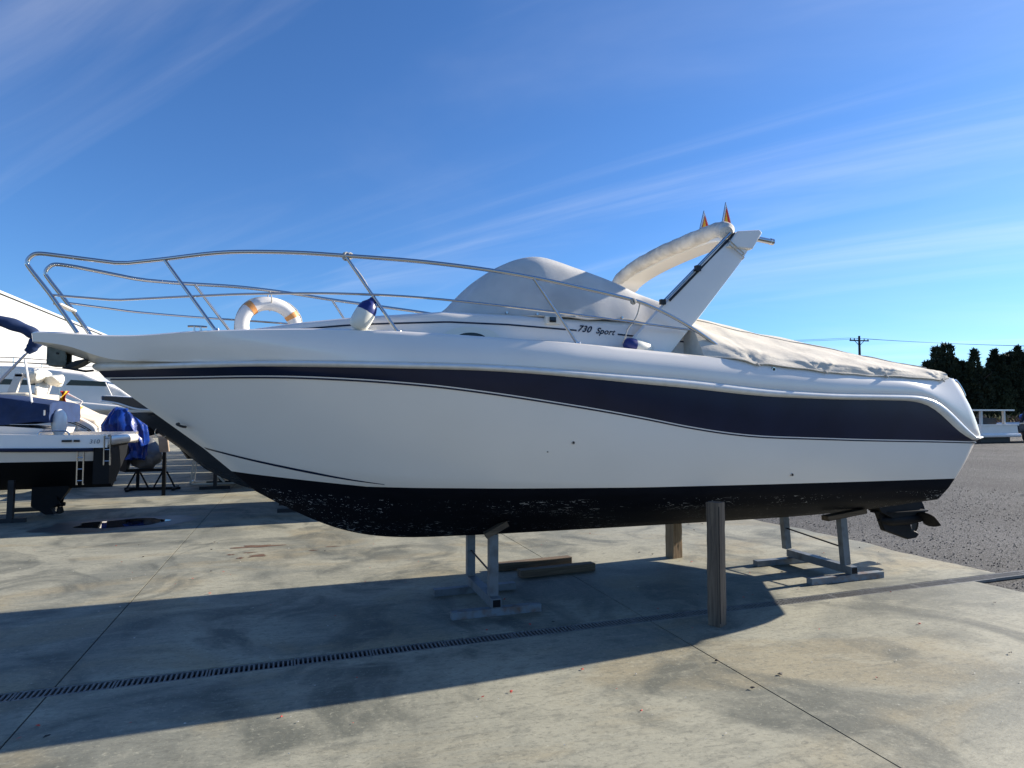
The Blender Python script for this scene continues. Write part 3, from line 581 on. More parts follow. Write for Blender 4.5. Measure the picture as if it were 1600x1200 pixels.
# fenders, life ring
F1 = root('fender', (.40, 4.46, 2.18), 0, 'white fender with blue end hanging from the stanchion near the bow', 'fender', 'fenders on the side deck')
ax0, ax1 = Vector((-.03, 0, .0)), Vector((.085, 0, .215))
obj('fender_body', *lathe([(0, .03), (.04, .052), (.12, .066), (.3, .070), (.50, .070), (.60, .066), (.64, .06)], (ax0, ax1)), 'fwhite', F1)
obj('end_cap', *lathe([(.56, .0685), (.66, .066), (.78, .056), (.88, .036), (.94, .026), (1.0, .022)], (ax0, ax1)), 'fblue', F1)
obj('rope', *tube(spline([(.085, 0, .21), (.07, .02, .26), (.0, .03, .38), (-.08, .045, .48), (-.09, .045, .515)], 6), .005, 6), 'rope', F1)
knot('rope_knot', (-.10, .04, .505), .026, F1, seed=1); knot('rope_knot', (-.075, .04, .51), .02, F1, seed=2)
F2 = root('fender', (2.47, 4.36, 2.068), 0, 'white fender with blue end lying on the side deck below the arch', 'fender', 'fenders on the side deck')
ax0, ax1 = Vector((.15, .03, .030)), Vector((-.11, -.01, .075))
obj('fender_body', *lathe([(0, .02), (.05, .042), (.15, .054), (.5, .056), (.62, .054), (.68, .05)], (ax0, ax1)), 'fwhite', F2)
obj('end_cap', *lathe([(.66, .054), (.78, .053), (.9, .046), (.97, .03), (1.0, .012)], (ax0, ax1)), 'fblue', F2)
obj('rope', *tube(spline([(-.13, -.02, .07), (-.12, -.05, .12), (-.10, -.05, .18), (-.03, -.055, .27), (.0, -.06, .37), (-.01, -.075, .385)], 6), .0055, 6), 'rope', F2)
knot('rope_knot', (-.07, -.084, .385), .02, F2, seed=3)
LR = root('life_ring', (-.245, 5.90, 2.14), 0, 'white life ring with orange bands hung on the far guard rail', 'life ring')
Rm, rt = .215, .058
def ringpt(t, r): return Vector((Rm*r*math.cos(t), .08*math.sin(t)*0+.05*math.cos(t), .215+Rm*.94*r*math.sin(t)))
n = 56; V, F = tube([ringpt(2*math.pi*i/n, 1) for i in range(n)], rt, 18, False)
F += [((n-1)*18+k, (n-1)*18+(k+1) % 18, (k+1) % 18, k) for k in range(18)]
V = [(v[0], v[1], v[2]) for v in V]; obj('ring', V, F, 'ringwhite', LR, ang=80)
for t0 in (math.radians(32), math.radians(132), math.radians(250), math.radians(310)):
    obj('tape_band', *tube([ringpt(t0+d, 1) for d in np.linspace(-.11, .11, 6)], rt+.003, 18), 'orange', LR)
    obj('strap', *tube([ringpt(t0+d, 1.26) for d in np.linspace(-.08, .08, 4)], .012, 8), 'rope', LR)
obj('grab_line', *tube(spline([ringpt(math.radians(t), 1.29+.03*math.sin(math.radians(t*4-60))) for t in range(38, 399, 15)], 3), .005, 6), 'rope', LR)
obj('tie', *tube(spline([(.0, .03, .36), (.02, -.07, .44), (.0, -.02, .52), (-.02, .05, .46), (.0, .06, .36)], 5), .005, 6), 'rope', LR)

# cream tarpaulin over the cockpit
tp = root('cockpit_tarpaulin', (4.4, 5.38, 2.0), 0, 'cream tarpaulin stretched over the cockpit from the arch to the stern', 'tarpaulin')
hB = tabf([(2.98, 1.17), (3.2, 1.215), (3.4, 1.232), (4.07, 1.230), (4.78, 1.213), (5.3, 1.185), (5.55, 1.165), (5.66, 1.13)])
hZ = tabf([(2.98, 2.045), (3.228, 2.030), (3.318, 2.018), (3.40, 1.987), (3.53, 1.993), (3.9, 1.965), (4.073, 1.946), (4.2, 1.945), (4.6, 1.924), (4.78, 1.926), (5.2, 1.920), (5.46, 1.902), (5.57, 1.925)])
fB = tabf([(2.98, .99), (3.2, 1.05), (3.45, 1.13), (4.1, 1.17), (4.9, 1.155), (5.66, 1.10)])
fZ = tabf([(2.98, 2.315), (3.2, 2.20), (3.4, 2.12), (3.75, 2.075), (4.12, 2.045), (4.9, 2.0), (5.66, 1.98)])
rB = tabf([(2.98, .60), (4, .45), (5, .6), (5.66, .9)])
rZ = tabf([(2.98, 2.47), (3.46, 2.44), (4.2, 2.335), (4.9, 2.205), (5.25, 2.125), (5.57, 2.04)])
rows = []
for a in np.linspace(2.98, 5.57, 90):
    half = spline([(hB(a), hZ(a)), ((hB(a)+fB(a))/2+.012, (hZ(a)+fZ(a))/2), (fB(a), fZ(a)), (fB(a)*.62+rB(a)*.38, fZ(a)*.60+rZ(a)*.40), (rB(a), rZ(a)), (rB(a)*.4, rZ(a)+.03), (0, rZ(a)+.035)], 6)
    half = [(max(b, 0), z) for b, z in half]; rows.append([(a, -b, z) for b, z in half]+[(a, b, z) for b, z in half[-2::-1]])
A = grid(rows); m_ = len(rows[0]); V = np.array(A[0])
# folds hanging from the tie points along the hem
for xt in (3.40, 4.08, 4.75, 5.50):
    dx = V[:, 0]-xt; dzv = V[:, 2]-np.array([hZ(a) for a in V[:, 0]]); near = np.exp(-(dx/.45)**2)*np.clip(dzv/.05, 0, 1)*np.exp(-np.clip(dzv, 0, 1)/.12)
    ang = np.arctan2(dzv+.02, dx); V[:, 1] += -np.sign(V[:, 1])*near*.011*np.sin(ang*13+xt*5)
dzv = V[:, 2]-np.array([hZ(a) for a in V[:, 0]])
V[:, 2] += .006*np.sin(V[:, 0]*9+V[:, 1]*14)*np.clip(dzv/.1, 0, 1)+.004*np.sin(V[:, 0]*4-V[:, 1]*33)*np.clip(dzv/.1, 0, 1)
V = np.array(lump(V.tolist(), .006, 9, 8)); A[1].append(tuple(range((len(rows)-1)*m_, len(rows)*m_))); A[1].append(tuple(range(m_)))
obj('tarpaulin_sheet', [(v[0]-4.4, v[1], v[2]-2.0) for v in V], A[1], 'tarp', tp, ang=60)
obj('hem', *tube([(V[i*m_][0]-4.4, V[i*m_][1]-.004, V[i*m_][2]-2.0) for i in range(len(rows))], .006, 8), 'tarp', tp)
for xt in (3.41, 4.08, 4.75, 5.46): obj('tie_cord', *tube([(xt-4.4, -hB(xt)-.01, hZ(xt)-2.0+.01), (xt-4.38, -hB(xt)-.016, hZ(xt)-2.0-.012)], .008, 8), 'rope', tp)
obj('ridge_seam', *tube([(V[i*m_+22][0]-4.4, V[i*m_+22][1], V[i*m_+22][2]-2.0+.004) for i in range(len(rows))], .005, 6), 'tarp', tp)
# grab handle on the stern quarter
obj('stern_handle', *tube(spline([(5.78, -1.0, 1.89), (5.86, -1.0, 1.915), (5.93, -1.0, 1.85), (5.975, -1.0, 1.775), (5.94, -1.0, 1.76)], 5), .013, 10), 'steel', BOAT)
# stern drive
DR = root('stern_drive', (6.2, 5.38, .3), 0, 'black stern drive leg with propeller under the stern of the white cruiser', 'stern drive')
lx = lambda P: [(x-6.2, z-.3) for x, z in P]
obj('leg_housing', *extrude(lx([(5.98, .86), (5.90, .62), (5.945, .55), (6.10, .48), (6.42, .50), (6.55, .60), (6.40, .84)]), 1, -.085, .085), 'black', DR, smooth=False)
bevel(obj('skeg', *extrude(lx([(5.945, .57), (6.04, .34), (6.38, .225), (6.50, .235), (6.545, .27), (6.52, .295), (6.44, .33), (6.42, .40), (6.46, .5)]), 1, -.03, .03), 'black', DR, smooth=False), .012, 3)
obj('gear_case', *lathe([(0, .01), (.1, .05), (.3, .07), (.8, .072), (1, .06)], ((-.22, 0, .15), (.29, 0, .15)), 18), 'black', DR)
obj('trim_plate', *extrude([(-.28, -.04), (-.1, -.13), (.36, -.13), (.40, 0), (.36, .13), (-.1, .13), (-.28, .04)], 2, .235, .250), 'black', DR, smooth=False)
obj('anode', *box(-.06, .06, -.095, -.084, .33, .42), 'galv', DR, smooth=False)
pr = obj('propeller', *lathe([(0, .055), (.5, .052), (1, .03)], ((.29, 0, .15), (.46, 0, .15)), 16), 'black', DR)
for k in range(3):
    t0 = math.radians(62+120*k); rows = []
    for r in np.linspace(.04, .205, 7):
        ch = .085*math.sin(math.pi*min(1, (r+.03)/.27))**.6; rows.append([(.37+.06*(q)*math.cos(.6)+.06*(r/.2)**2*.6, r*math.cos(t0+q*ch/max(r, .06)), .15+r*math.sin(t0+q*ch/max(r, .06))) for q in np.linspace(-1, 1, 7)])
    V, F = grid(rows); b_ = obj('blade', V, F, 'black', pr); b_.modifiers.new('thickness', 'SOLIDIFY').thickness = .008

# ------------------------------------------------------------------ stands, props, timbers
def stand(x, y0, y1, f0, f1, top0, top1, lean, lab, pad):
    r = root('boat_stand', (x, (y0+y1)/2, 0), 0, lab, 'stand', 'steel stands under the white cruiser'); c = (y0+y1)/2
    A = lambda yy, a0, a1: box(a0-x, a1-x, yy-c-.035, yy-c+.035, .002, .06)
    obj('foot', *A(y0-.07, *f0), 'rustgrey', r, smooth=False); obj('foot', *A(y1-.1, *f1), 'galv', r, smooth=False)
    cb = obj('cross_beam', *box(-.04, .04, y0-c-.105, y1-c-.04, .061, .135), 'galv', r, smooth=False)
    obj('hollow_shade', *box(-.031, .031, y0-c-.108, y0-c-.104, .070, .126), 'black', cb, smooth=False)  # black plate painted in for the shade inside the hollow beam
    for yy, tp_ in ((y0, top0), (y1, top1)):
        obj('post', *bar((0, yy-c, .136), (lean, yy-c, tp_), .075, .06, (0, 1, 0)), 'galv', r, smooth=False)
    obj('tie_rod', *tube([(lean*.5, y0-c, .30), (lean*.5, y1-c, .36)], .008, 8), 'darkmetal', r)
    if pad:
        obj('wood_pad', *bar((lean-.02-pad, y0-c-.01, top0-.005), (lean+.06+pad, y0-c-.03, top0+.05 if pad > .1 else top0+.09), .09, .045), 'woodfloor', r, smooth=False)
    return r
stand(1.52, 5.03, 5.74, (1.16, 1.90), (1.16, 1.91), .625, .60, 0, 'grey steel trestle stand in the shade under the hull amidships', .05)
stand(5.09, 4.96, 5.75, (4.58, 5.46), (4.59, 5.42), .60, .60, -.04, 'grey steel trestle stand in the sun under the stern', .19)
def post(x, y, w, h, m, lab, rz):
    rs = np.random.default_rng(int(x*100)); rows = []
    for z in np.linspace(0, h, 14):
        r = []
        for k in range(4):
            for q in np.linspace(-1, 1, 6)[:-1]:
                a = [(q, -1), (1, q), (-q, 1), (-1, -q)][k]; ed = .012 if abs(q) > .95 else 0
                r.append((a[0]*w/2*(1-ed)+rs.normal()*.0015, a[1]*w/2*(1-ed)+rs.normal()*.0015, z))
        rows.append(r)
    A = grid(rows, True); n = len(rows[0]); A[1].append(tuple(range(n))); A[1].append(tuple(range(13*n, 14*n)))
    o = obj('timber_post', *A, m, None, ang=50); o.location = (x, y, .002); o.rotation_euler = (0, 0, rz); tag(o, lab, 'post', 'timber props under the hull'); return o
pp = post(3.045, 4.19, .102, .925, 'woodgrey', 'weathered grey timber post propping the near side of the hull', math.radians(28))
cr = obj('crack', *box(-.054, -.0495, -.054, -.0495, .03, .90), 'black', pp, smooth=False)
post(4.02, 6.30, .13, .95, 'woodwarm', 'brown sawn timber post propping the far side of the hull', math.radians(10))
for (x0, y0, x1, y1, w, h, lab) in ((1.95, 6.33, 2.80, 6.40, .10, .075, 'loose timber beam on the ground with its tip in the sun'), (2.08, 6.00, 2.91, 6.06, .10, .075, 'loose timber beam lying wholly in the shade beside another beam')):
    o = obj('timber_beam', *bar((-(x1-x0)/2, 0, h/2), ((x1-x0)/2, 0, h/2), w, h), 'woodfloor', None, smooth=False); o.location = ((x0+x1)/2, (y0+y1)/2, .002); o.rotation_euler = (0, 0, math.atan2(y1-y0, x1-x0)); bevel(o, .006); tag(o, lab, 'timber', 'loose timbers under the boat')

# ------------------------------------------------------------------ other boats
def simple_hull(L, B, zs0, zs1, zc, zk, m_side, m_bot, r, stripe=None, deckm='gel', rake=.9, split=None):
    """bow at x=L, stern at x=0; sheer zs0 at stern to zs1 at bow"""
    N_ = 40; t = np.linspace(0, 1, N_)
    def curve(xe, bmax, z, p): 
        x = t*xe; b = bmax*(1-np.clip((t-.35)/.65, 0, 1)**p); b[0] *= .97; return np.stack([x, b, z], 1)
    cs = curve(L, B/2, zs0+(zs1-zs0)*t**1.8, 2.6); cc = curve(L-rake*.75, B/2*.88, zc+(zs1-zc)*.45*t**3, 2.2); ck = curve(L-rake*.8, .0, zk+(zs1-zk)*.45*t**6, 2)
    h = obj('hull', *both_simple([cs, .72*cs+.28*cc, .4*cs+.6*cc, cc]), m_side, r); weld(h)
    bt = obj('bottom', *both_simple([cc, .5*cc+.5*ck, ck]), m_bot, r); weld(bt)
    di = cs.copy(); di[:, 2] -= .004
    obj('deck', *both_simple([di, np.stack([di[:, 0], di[:, 1]*.5, di[:, 2]+.03], 1), np.stack([di[:, 0], di[:, 1]*0, di[:, 2]+.04], 1)]), deckm, r)
    for s in (-1, 1): obj('rub_rail', *tube([(p[0], s*(p[1]+.005), p[2]-.03) for p in cs], .028, 8), stripe or 'railgel', r)
    obj('transom', *extrude([(-cs[0, 1], zs0), (-cc[0, 1], zc), (0, zk), (cc[0, 1], zc), (cs[0, 1], zs0)], 0, -.03, .01), m_side, r, smooth=False)
    return cs, cc
def both_simple(rows):
    return both(rows)
def props(r, xs_, y, zt, m='darkmetal'):
    for x in xs_:
        for s in (-1, 1):
            p = obj('prop_post', *bar((x, s*y, -r.location.z), (x, s*y*.9, zt), .07), m, r, smooth=False)
            obj('prop_foot', *bar((x-.3, s*y, .03-r.location.z), (x+.3, s*y, .03-r.location.z), .07), m, p, smooth=False)
# navy hull behind the cruiser (bow to the left)
B4 = root('dark_boat', (-1.14, 11.6, -.29), 0, 'dark grey boat whose pointed bow shows just behind the white cruiser', 'boat')
for src, m in ((HULL, 'bowgrey'), (STRIPE, 'bowgrey'), (TOP, 'bowgrey')):
    o = src.copy(); o.data = src.data.copy(); o.data.materials.clear(); o.data.materials.append(M[m]); COL.objects.link(o); o.parent = B4; o.name = src.name.split('.')[0]
rows = []
for k in np.linspace(1, 0, 5):
    r = cGi.copy(); r[:, 1] *= k; r[:, 2] += .05*(1-k*k)*np.clip(cGi[:, 1], 0, 1); rows.append(r)
weld(obj('deck', *both(rows), 'gel', B4)); weld(obj('rub_rail', *both(moulding(cRu, cRl, .032)), 'railgel', B4))
lineon(cP, -.012, .004, .014, 0, 26, 'bow_trim', 'railgel', B4)
obj('bow_eye', *tube([(-.93+.09*math.cos(t), -.06, 1.60+.09*math.sin(t)) for t in np.linspace(0, 6.28, 25)], .006, 6), 'steel', B4)
obj('cabin', *extrude([(.2, 2.15), (1.0, 2.42), (2.6, 2.5), (3.0, 2.1)], 1, -.7, .7), 'gel', B4, smooth=False)
for x in (1.2, 5.0):
    for s in (-1, 1):
        p = obj('prop_post', *bar((x, s*.4, .295), (x, s*.4, .72), .07), 'darkmetal', B4, smooth=False); obj('prop_foot', *bar((x-.35, s*.45, .32), (x+.35, s*.45, .32), .06), 'darkmetal', p, smooth=False)

# boat at the left edge, stern to the right, with blue canvas
B3 = root('sport_boat', (-2.87, 12.0, 0), math.pi, 'white sport boat with black bottom and blue canvas at the left edge', 'boat')
cs, cc = simple_hull(6.2, 2.0, 1.10, 1.40, .90, .42, 'gel', 'black', B3, 'navy')
sh = lambda x: float(np.interp(x, cs[:, 0], cs[:, 2]))
for ch in B3.children:
    if ch.name.startswith('transom'): ch.data.materials[0] = M['black']
# local x = -(a+2.87), local y = -(n-12): near side is +y
A = grid([[(x, 1.0-.02*k-.02, sh(x)+.19*k) for x in np.linspace(-.18, 4.5, 20)] for k in (0, .35, .8, 1)]+[[(x, .80, sh(x)+.19) for x in np.linspace(-.18, 4.5, 20)], [(x, .78, sh(x)) for x in np.linspace(-.18, 4.5, 20)]])
obj('bulwark', *A, 'gel', B3, ang=50)
obj('bulwark', *([(v[0], -v[1], v[2]) for v in A[0]], A[1]), 'gel', B3, ang=50)
bevel(obj('swim_platform', *box(-.20, .06, -.96, .96, 1.12, 1.26), 'gel', B3, smooth=False), .06, 4)
text('lettering', '310', .085, (.05, 1.004, 1.165), (math.pi/2, 0, math.pi), 'galv', B3, .15, .001)
obj('side_vent', *box(.28, .40, .97, 1.0, 1.19, 1.22), 'darkmetal', B3, smooth=False); obj('side_vent', *box(.18, .25, .97, 1.0, 1.19, 1.22), 'darkmetal', B3, smooth=False)
obj('stern_block', *box(-.21, .0, .55, .97, .56, 1.095), 'black', B3, smooth=False)  # black block below the swim platform
obj('coaming', *extrude([(.75, 1.29), (.72, 1.38), (1.2, 1.42), (3.5, 1.46), (3.5, 1.29)], 1, -.72, .72), 'gel', B3, smooth=False)
rows = []
for x in np.linspace(.65, 4.0, 60):
    zt = float(np.interp(x, (.65, 1.3, 3.6, 4.0), (1.74, 1.84, 1.95, 1.6))); zb = float(np.interp(x, (.65, .8, 1.3, 4.0), (1.47, 1.49, 1.43, 1.46)))
    hf = [(.72+.014*math.sin(x*26+z_*9)*math.sin(math.pi*z_)+.008*math.sin(x*57-z_*14), zb+(zt-zb)*z_) for z_ in np.linspace(0, 1, 9)]+[(.62, zt+.03), (.3, zt+.05), (0, zt+.055)]
    rows.append([(x, -b, z) for b, z in hf]+[(x, b, z) for b, z in hf[-2::-1]])
A = grid(rows); m_ = len(rows[0]); A[1].append(tuple(range(m_))); A[1].append(tuple(range(59*m_, 60*m_))); o = obj('cockpit_canvas', *A, 'bluecanvas', B3, ang=50)
obj('canvas_tag', *box(.70, .72, .735, .742, 1.58, 1.66), 'gel', o, smooth=False)
V, F = ellipsoid((.60, .45, 1.46), (.10, .16, .22)); obj('engine_box', V, F, 'gel', B3)
P = spline([(2.4, .62, 2.97), (1.7, .62, 3.01), (1.31, .62, 2.965), (1.02, .62, 2.86), (.88, .62, 2.74), (.93, .62, 2.60), (1.0, .62, 2.52)], 6)
V, F = tube(P, [.085+.008*math.sin(i) for i in range(len(P)-6)]+[.08, .07, .06, .055, .05, .05], 14); obj('bimini_roll', lump(V, .02, 9, 2), F, 'bluecanvas', B3, ang=80)
obj('bimini_pole', *tube([(.98, .64, 2.52), (1.75, .70, 1.45)], .014, 8), 'steel', B3); obj('bimini_pole', *tube([(1.02, .60, 2.50), (1.82, .66, 1.45)], .014, 8), 'steel', B3)
obj('bimini_pole', *tube([(1.01, .64, 2.42), (.88, .70, 1.75)], .016, 8), 'gel', B3); obj('grab_rail', *tube(spline([(.72, .93, 1.28), (.68, .93, 1.34), (.5, .93, 1.35), (.36, .93, 1.34), (.32, .93, 1.28)], 5), .012, 8), 'steel', B3)
for x, z1, z0 in ((.12, 1.08, .56), (-.22, 1.28, .84)):
    ld = obj('boarding_ladder', *tube([(x, .98, z1), (x, .98, z0)], .012, 8), 'steel', B3); obj('ladder_rail', *tube([(x+.08, .98, z1), (x+.08, .98, z0)], .012, 8), 'steel', ld)
    for k in range(3): obj('rung', *tube([(x, .98, z0+.06+.17*k), (x+.08, .98, z0+.06+.17*k)], .009, 6), 'steel', ld)
obj('drive_leg', *extrude([(1.05, .62), (1.06, .16), (.86, .02), (.75, .02), (.80, .12), (.72, .16), (.56, .40), (.55, .66)], 1, -.07, .07), 'black', B3, smooth=False)
pr = obj('propeller', *lathe([(0, .05), (1, .03)], ((.78, 0, .17), (.62, 0, .17)), 12), 'black', B3)
for k in range(3):
    t0 = math.radians(-90+120*k); rows = [[(.69+.03*q, r*math.cos(t0+q*.5), .17+r*math.sin(t0+q*.5)) for q in np.linspace(-1, 1, 6)] for r in np.linspace(.04, .15, 5)]
    o = obj('blade', *grid(rows), 'black', pr); o.modifiers.new('thickness', 'SOLIDIFY').thickness = .01
obj('side_anode', *tube([(1.30, .80, .52), (1.30, .86, .52)], [.10, .08], 16), 'darkmetal', B3)
for x in (1.13, 4.2):
    for s in (-1, 1):
        p = obj('prop_post', *bar((x, s*.62, .002), (x, s*.6, .62), .075), 'darkmetal', B3, smooth=False); obj('prop_foot', *bar((x-.2-.0, s*.62, .032), (x+.4, s*.62, .032), .06), 'darkmetal', p, smooth=False)

# boat with beige covers and flags
B2 = root('covered_cruiser', (-4.1, 17.2, 0), math.pi, 'white cruiser under beige covers with wrapped arch, left of the cruiser bow', 'boat')
cs, cc = simple_hull(7.5, 2.5, 1.30, 1.95, .95, .45, 'gel', 'black', B2, 'railgel')
for d in (.14, .19): lineon(cs, -d, .004, .012, 0, 24, 'side_line', 'navy', B2)
V, F = extrude([(.0, 1.30), (.1, 1.46), (.5, 1.60), (.9, 1.82), (1.4, 2.06), (1.9, 2.06), (2.4, 1.9), (3.0, 1.5)], 1, -1.0, 1.0); bevel(obj('beige_cover', V, F, 'beige', B2, smooth=False), .06, 3)
sq = spline([(0, 1.13), (.01, 1.28), (.12, 1.40), (.39, 1.55), (.80, 1.65), (1.6, 1.74), (3.2, 1.80)], 4); lo_ = [(3.2, 1.0), (.1, .98)]
for s_ in (-1, 1):
    q = bevel(obj('quarter_panel', *extrude([tuple(p) for p in sq]+lo_, 1, min(s_*1.10, s_*1.27), max(s_*1.10, s_*1.27)), 'gel', B2, smooth=False), .03, 3)
    for d in (.10, .14): obj('quarter_stripe', *tube([(p[0]+.05, s_*1.273, p[1]-d-.02*p[0]) for p in sq[6:20]], .009, 6), 'black', q)
    obj('quarter_window', *extrude([(.42, 1.20), (.55, 1.27), (.95, 1.37), (1.05, 1.22)], 1, min(s_*1.265, s_*1.275), max(s_*1.265, s_*1.275)), 'glass', q, smooth=False)
obj('arch', *extrude([(1.9, 1.60), (1.72, 1.60), (1.48, 2.45), (1.62, 2.45)], 1, .85, .95), 'hullgrey', B2, smooth=False); obj('arch', *extrude([(1.9, 1.60), (1.72, 1.60), (1.48, 2.45), (1.62, 2.45)], 1, -.95, -.85), 'hullgrey', B2, smooth=False); obj('arch_beam', *box(1.49, 1.62, -.95, .95, 2.40, 2.47), 'hullgrey', B2, smooth=False)
for i, (c, rr) in enumerate((((1.28, .6, 2.45), (.16, .35, .16)), ((1.05, .5, 2.36), (.18, .3, .12)), ((1.26, .55, 2.12), (.10, .25, .26)))):
    V, F = ellipsoid(c, rr, 22, 14); obj('plastic_wrapping', lump(V, .09, 11, i+3), F, 'plastic', B2)
def flag(x, y, z, w, h, cols, lab, grp):
    r = root('flag', (x, y, z), 0, lab, 'flag', grp); n = 3
    for i, m in enumerate(cols):
        rows = []
        for k in np.linspace(0, 1, 10):
            v = (i+np.linspace(0, 1, 5))/len(cols); rows.append([(w*q*(1-.3*k)+.03*math.sin(k*7+q*3)+.10*k*(-.4), .05*math.sin(q*9+k*4), -h*k) for q in v])
        o = obj('cloth_band', *grid(rows), m, r); o.modifiers.new('thickness', 'SOLIDIFY').thickness = .004
    obj('staff', *tube([(-.01, 0, .06), (.02, 0, -h*1.0-.35)], .010, 8), 'steel', r)
flag(-4.78, 15.9, 2.09, .16, .42, ('redflag', 'yellowflag', 'redflag'), 'red and yellow flag hanging limp left of the bow, by the beige covered boat', 'flags on the beige covered boat')
flag(-4.47, 15.9, 1.76, .11, .30, ('yellowflag', 'yellowflag'), 'plain yellow flag drooping from a staff beside the beige covered boat', 'flags on the beige covered boat')
obj('flag_frame', *tube([(.62, 1.2, 2.06), (.30, 1.2, 1.88), (.68, 1.2, 1.15)], .02, 8), 'gel', B2)
props(B2, (1.2, 5.5), .7, .75)

# large white cruiser further back
B1 = root('large_cruiser', (-13.5, 23.4, 0), 0, 'large white cruiser with long dark side window, far left by the white shed', 'boat')
cs, cc = simple_hull(10.2, 3.0, 1.62, 1.72, .9, .5, 'hullgrey', 'black', B1, 'gel')
def prism(name, prof, y, m, par, bv=.08): return bevel(obj(name, *extrude(prof, 1, -y, y), m, par, smooth=False), bv, 3)
sp_ = prism('superstructure', [(.8, 1.6), (.8, 2.75), (2.0, 3.02), (5.8, 3.0), (7.4, 2.82), (8.4, 2.35), (9.0, 1.9), (9.0, 1.66)], 1.15, 'gel', B1)
for x0, x1 in ((6.95, 8.05), (5.2, 6.7), (3.4, 5.0)): obj('side_window', *extrude([(x0, 2.46), (x0+.12, 2.62), (x1-.05, 2.58), (x1, 2.44)], 1, -1.158, 1.158), 'glass', sp_, smooth=False)
prism('side_moulding', [(.5, 1.78), (.5, 2.0), (6.5, 2.05), (9.0, 1.80), (9.2, 1.68)], 1.30, 'gel', B1)
for z in (2.16, 3.12, 3.25):
    for s in (-1, 1): obj('guard_rail', *tube([(1.0, s*1.1, z), (5.6, s*1.1, z), (7.2, s*1.1, z-.1)], .014, 6), 'steel', B1)
for x in (1.2, 2.7, 4.2, 5.6):
    for s in (-1, 1): obj('stanchion', *tube([(x, s*1.1, 2.95), (x, s*1.1, 3.25)], .012, 6), 'steel', B1)
obj('rail_post', *tube([(8.0, -1.25, 2.55), (8.25, -1.3, 2.0)], .02, 6), 'gel', B1)
props(B1, (2, 5, 8), .8, .8)

# outboard boat in the row behind: stern with tarp-wrapped engine to the left
B5 = root('outboard_boat', (-2.25, 15.6, 0), 0, 'dark hulled boat in the shade right behind the dark grey bow, mostly hidden', 'boat')
cs, cc = simple_hull(6.5, 2.3, 1.25, 1.6, .9, .62, 'navy', 'black', B5, 'darkmetal')
prism('cabin', [(2.2, 1.2), (2.4, 1.7), (3.6, 1.9), (4.6, 1.5), (4.8, 1.2)], .7, 'gel', B5)
props(B5, (.6, 4.5), .55, .80)
EN = root('outboard_engine', (-3.30, 15.3, .6), 0, 'outboard engine wrapped in shiny bright blue tarpaulin', 'outboard engine')
rows = []
for z, x0, x1, dy in ((.04, -.14, .30, .15), (.08, -.17, .31, .20), (.16, -.12, .30, .17), (.24, -.05, .29, .16), (.34, -.08, .30, .20), (.44, -.16, .31, .24), (.55, -.34, .31, .28), (.66, -.50, .31, .30), (.78, -.52, .28, .32), (.90, -.47, .22, .30), (1.00, -.40, .14, .27), (1.09, -.34, .04, .20), (1.13, -.30, -.03, .12)):
    c = (x0+x1)/2; w = (x1-x0)/2; rows.append([(c+w*math.copysign(abs(math.cos(t))**.8, math.cos(t))*(1+.05*math.sin(t*11+z*5)), dy*math.sin(t)*(1+.16*abs(math.cos(t*7+z*2))), z) for t in np.linspace(0, 2*math.pi, 97)[:-1]])
A = grid(rows, True); n = 96; A[1].append(tuple(range(n))); A[1].append(tuple(range((len(rows)-1)*n, len(rows)*n))); o = obj('blue_wrap', lump(A[0], .05, 14, 5), A[1], 'bluetarp', EN, ang=25)
obj('engine_leg', *extrude([(-.46, .58), (-.40, .10), (-.30, -.12), (-.05, -.2), (.0, .2), (-.02, .58)], 1, -.20, .10), 'blackplastic', EN, smooth=False)
obj('blue_strap', *bar((-.42, -.2, .48), (-.40, -.2, .02), .09, .01), 'bluetarp', EN, smooth=False)
V, F = ellipsoid((0, 0, .33), (.34, .25, .33)); o = obj('wrapped_bundle', [(v[0], v[1], max(v[2], .01)) for v in lump(V, .10, 9, 6)], F, 'greybag', None, ang=80); o.location = (-3.08, 15.5, .40); tag(o, 'bundle in dull grey plastic sheet sitting under the blue wrapped engine', 'bundle')
TR = root('engine_trestle', (-2.9, 15.3, 0), 0, 'black welded trestle with splayed braces below the blue wrapped engine', 'trestle')
obj('base_rail', *bar((-.5, 0, .04), (.55, 0, .02), .06), 'black', TR, smooth=False); obj('top_rail', *bar((-.5, 0, .42), (.25, 0, .42), .06), 'black', TR, smooth=False)
for x in (-.26, .24):
    obj('post', *bar((x, 0, .05), (x, 0, .40 if x < 0 else .66), .055), 'black', TR, smooth=False)
    for s in (-1, 1): obj('brace', *bar((x+s*.20, 0, .05), (x+s*.04, 0, .38), .03), 'black', TR, smooth=False)
for s in (-.4, .45): obj('foot', *bar((s, -.3, .03), (s, .3, .03), .05), 'black', TR, smooth=False)
bd = root('board_on_post', (-2.50, 14.2, 0), 0, 'tan wrapped board on a dark post between the blue engine and the ladder frame', 'board')
bevel(obj('board', *extrude([(-.10, 1.17), (.07, 1.17), (.11, .86), (-.06, .85)], 1, -.04, .04), 'tan', bd, smooth=False), .01); obj('post', *bar((.02, 0, 0), (.02, 0, .85), .06), 'black', bd, smooth=False)
LD = root('aluminium_frame', (-1.85, 16.07, 0), 0, 'silver A shaped ladder frame standing in the shade below the white bow', 'ladder')
for p, q in (((-.35, 0, .70), (-.42, 0, .01)), ((-.27, 0, .68), (.29, 0, .03)), ((.29, 0, .42), (.52, 0, .03)), ((-.42, 0, .02), (.56, 0, .02)), ((-.35, 0, .57), (-.18, 0, .57)), ((-.35, 0, .70), (-.27, 0, .68))):
    obj('tube', *bar(p, q, .035), 'ladder', LD, smooth=False); 
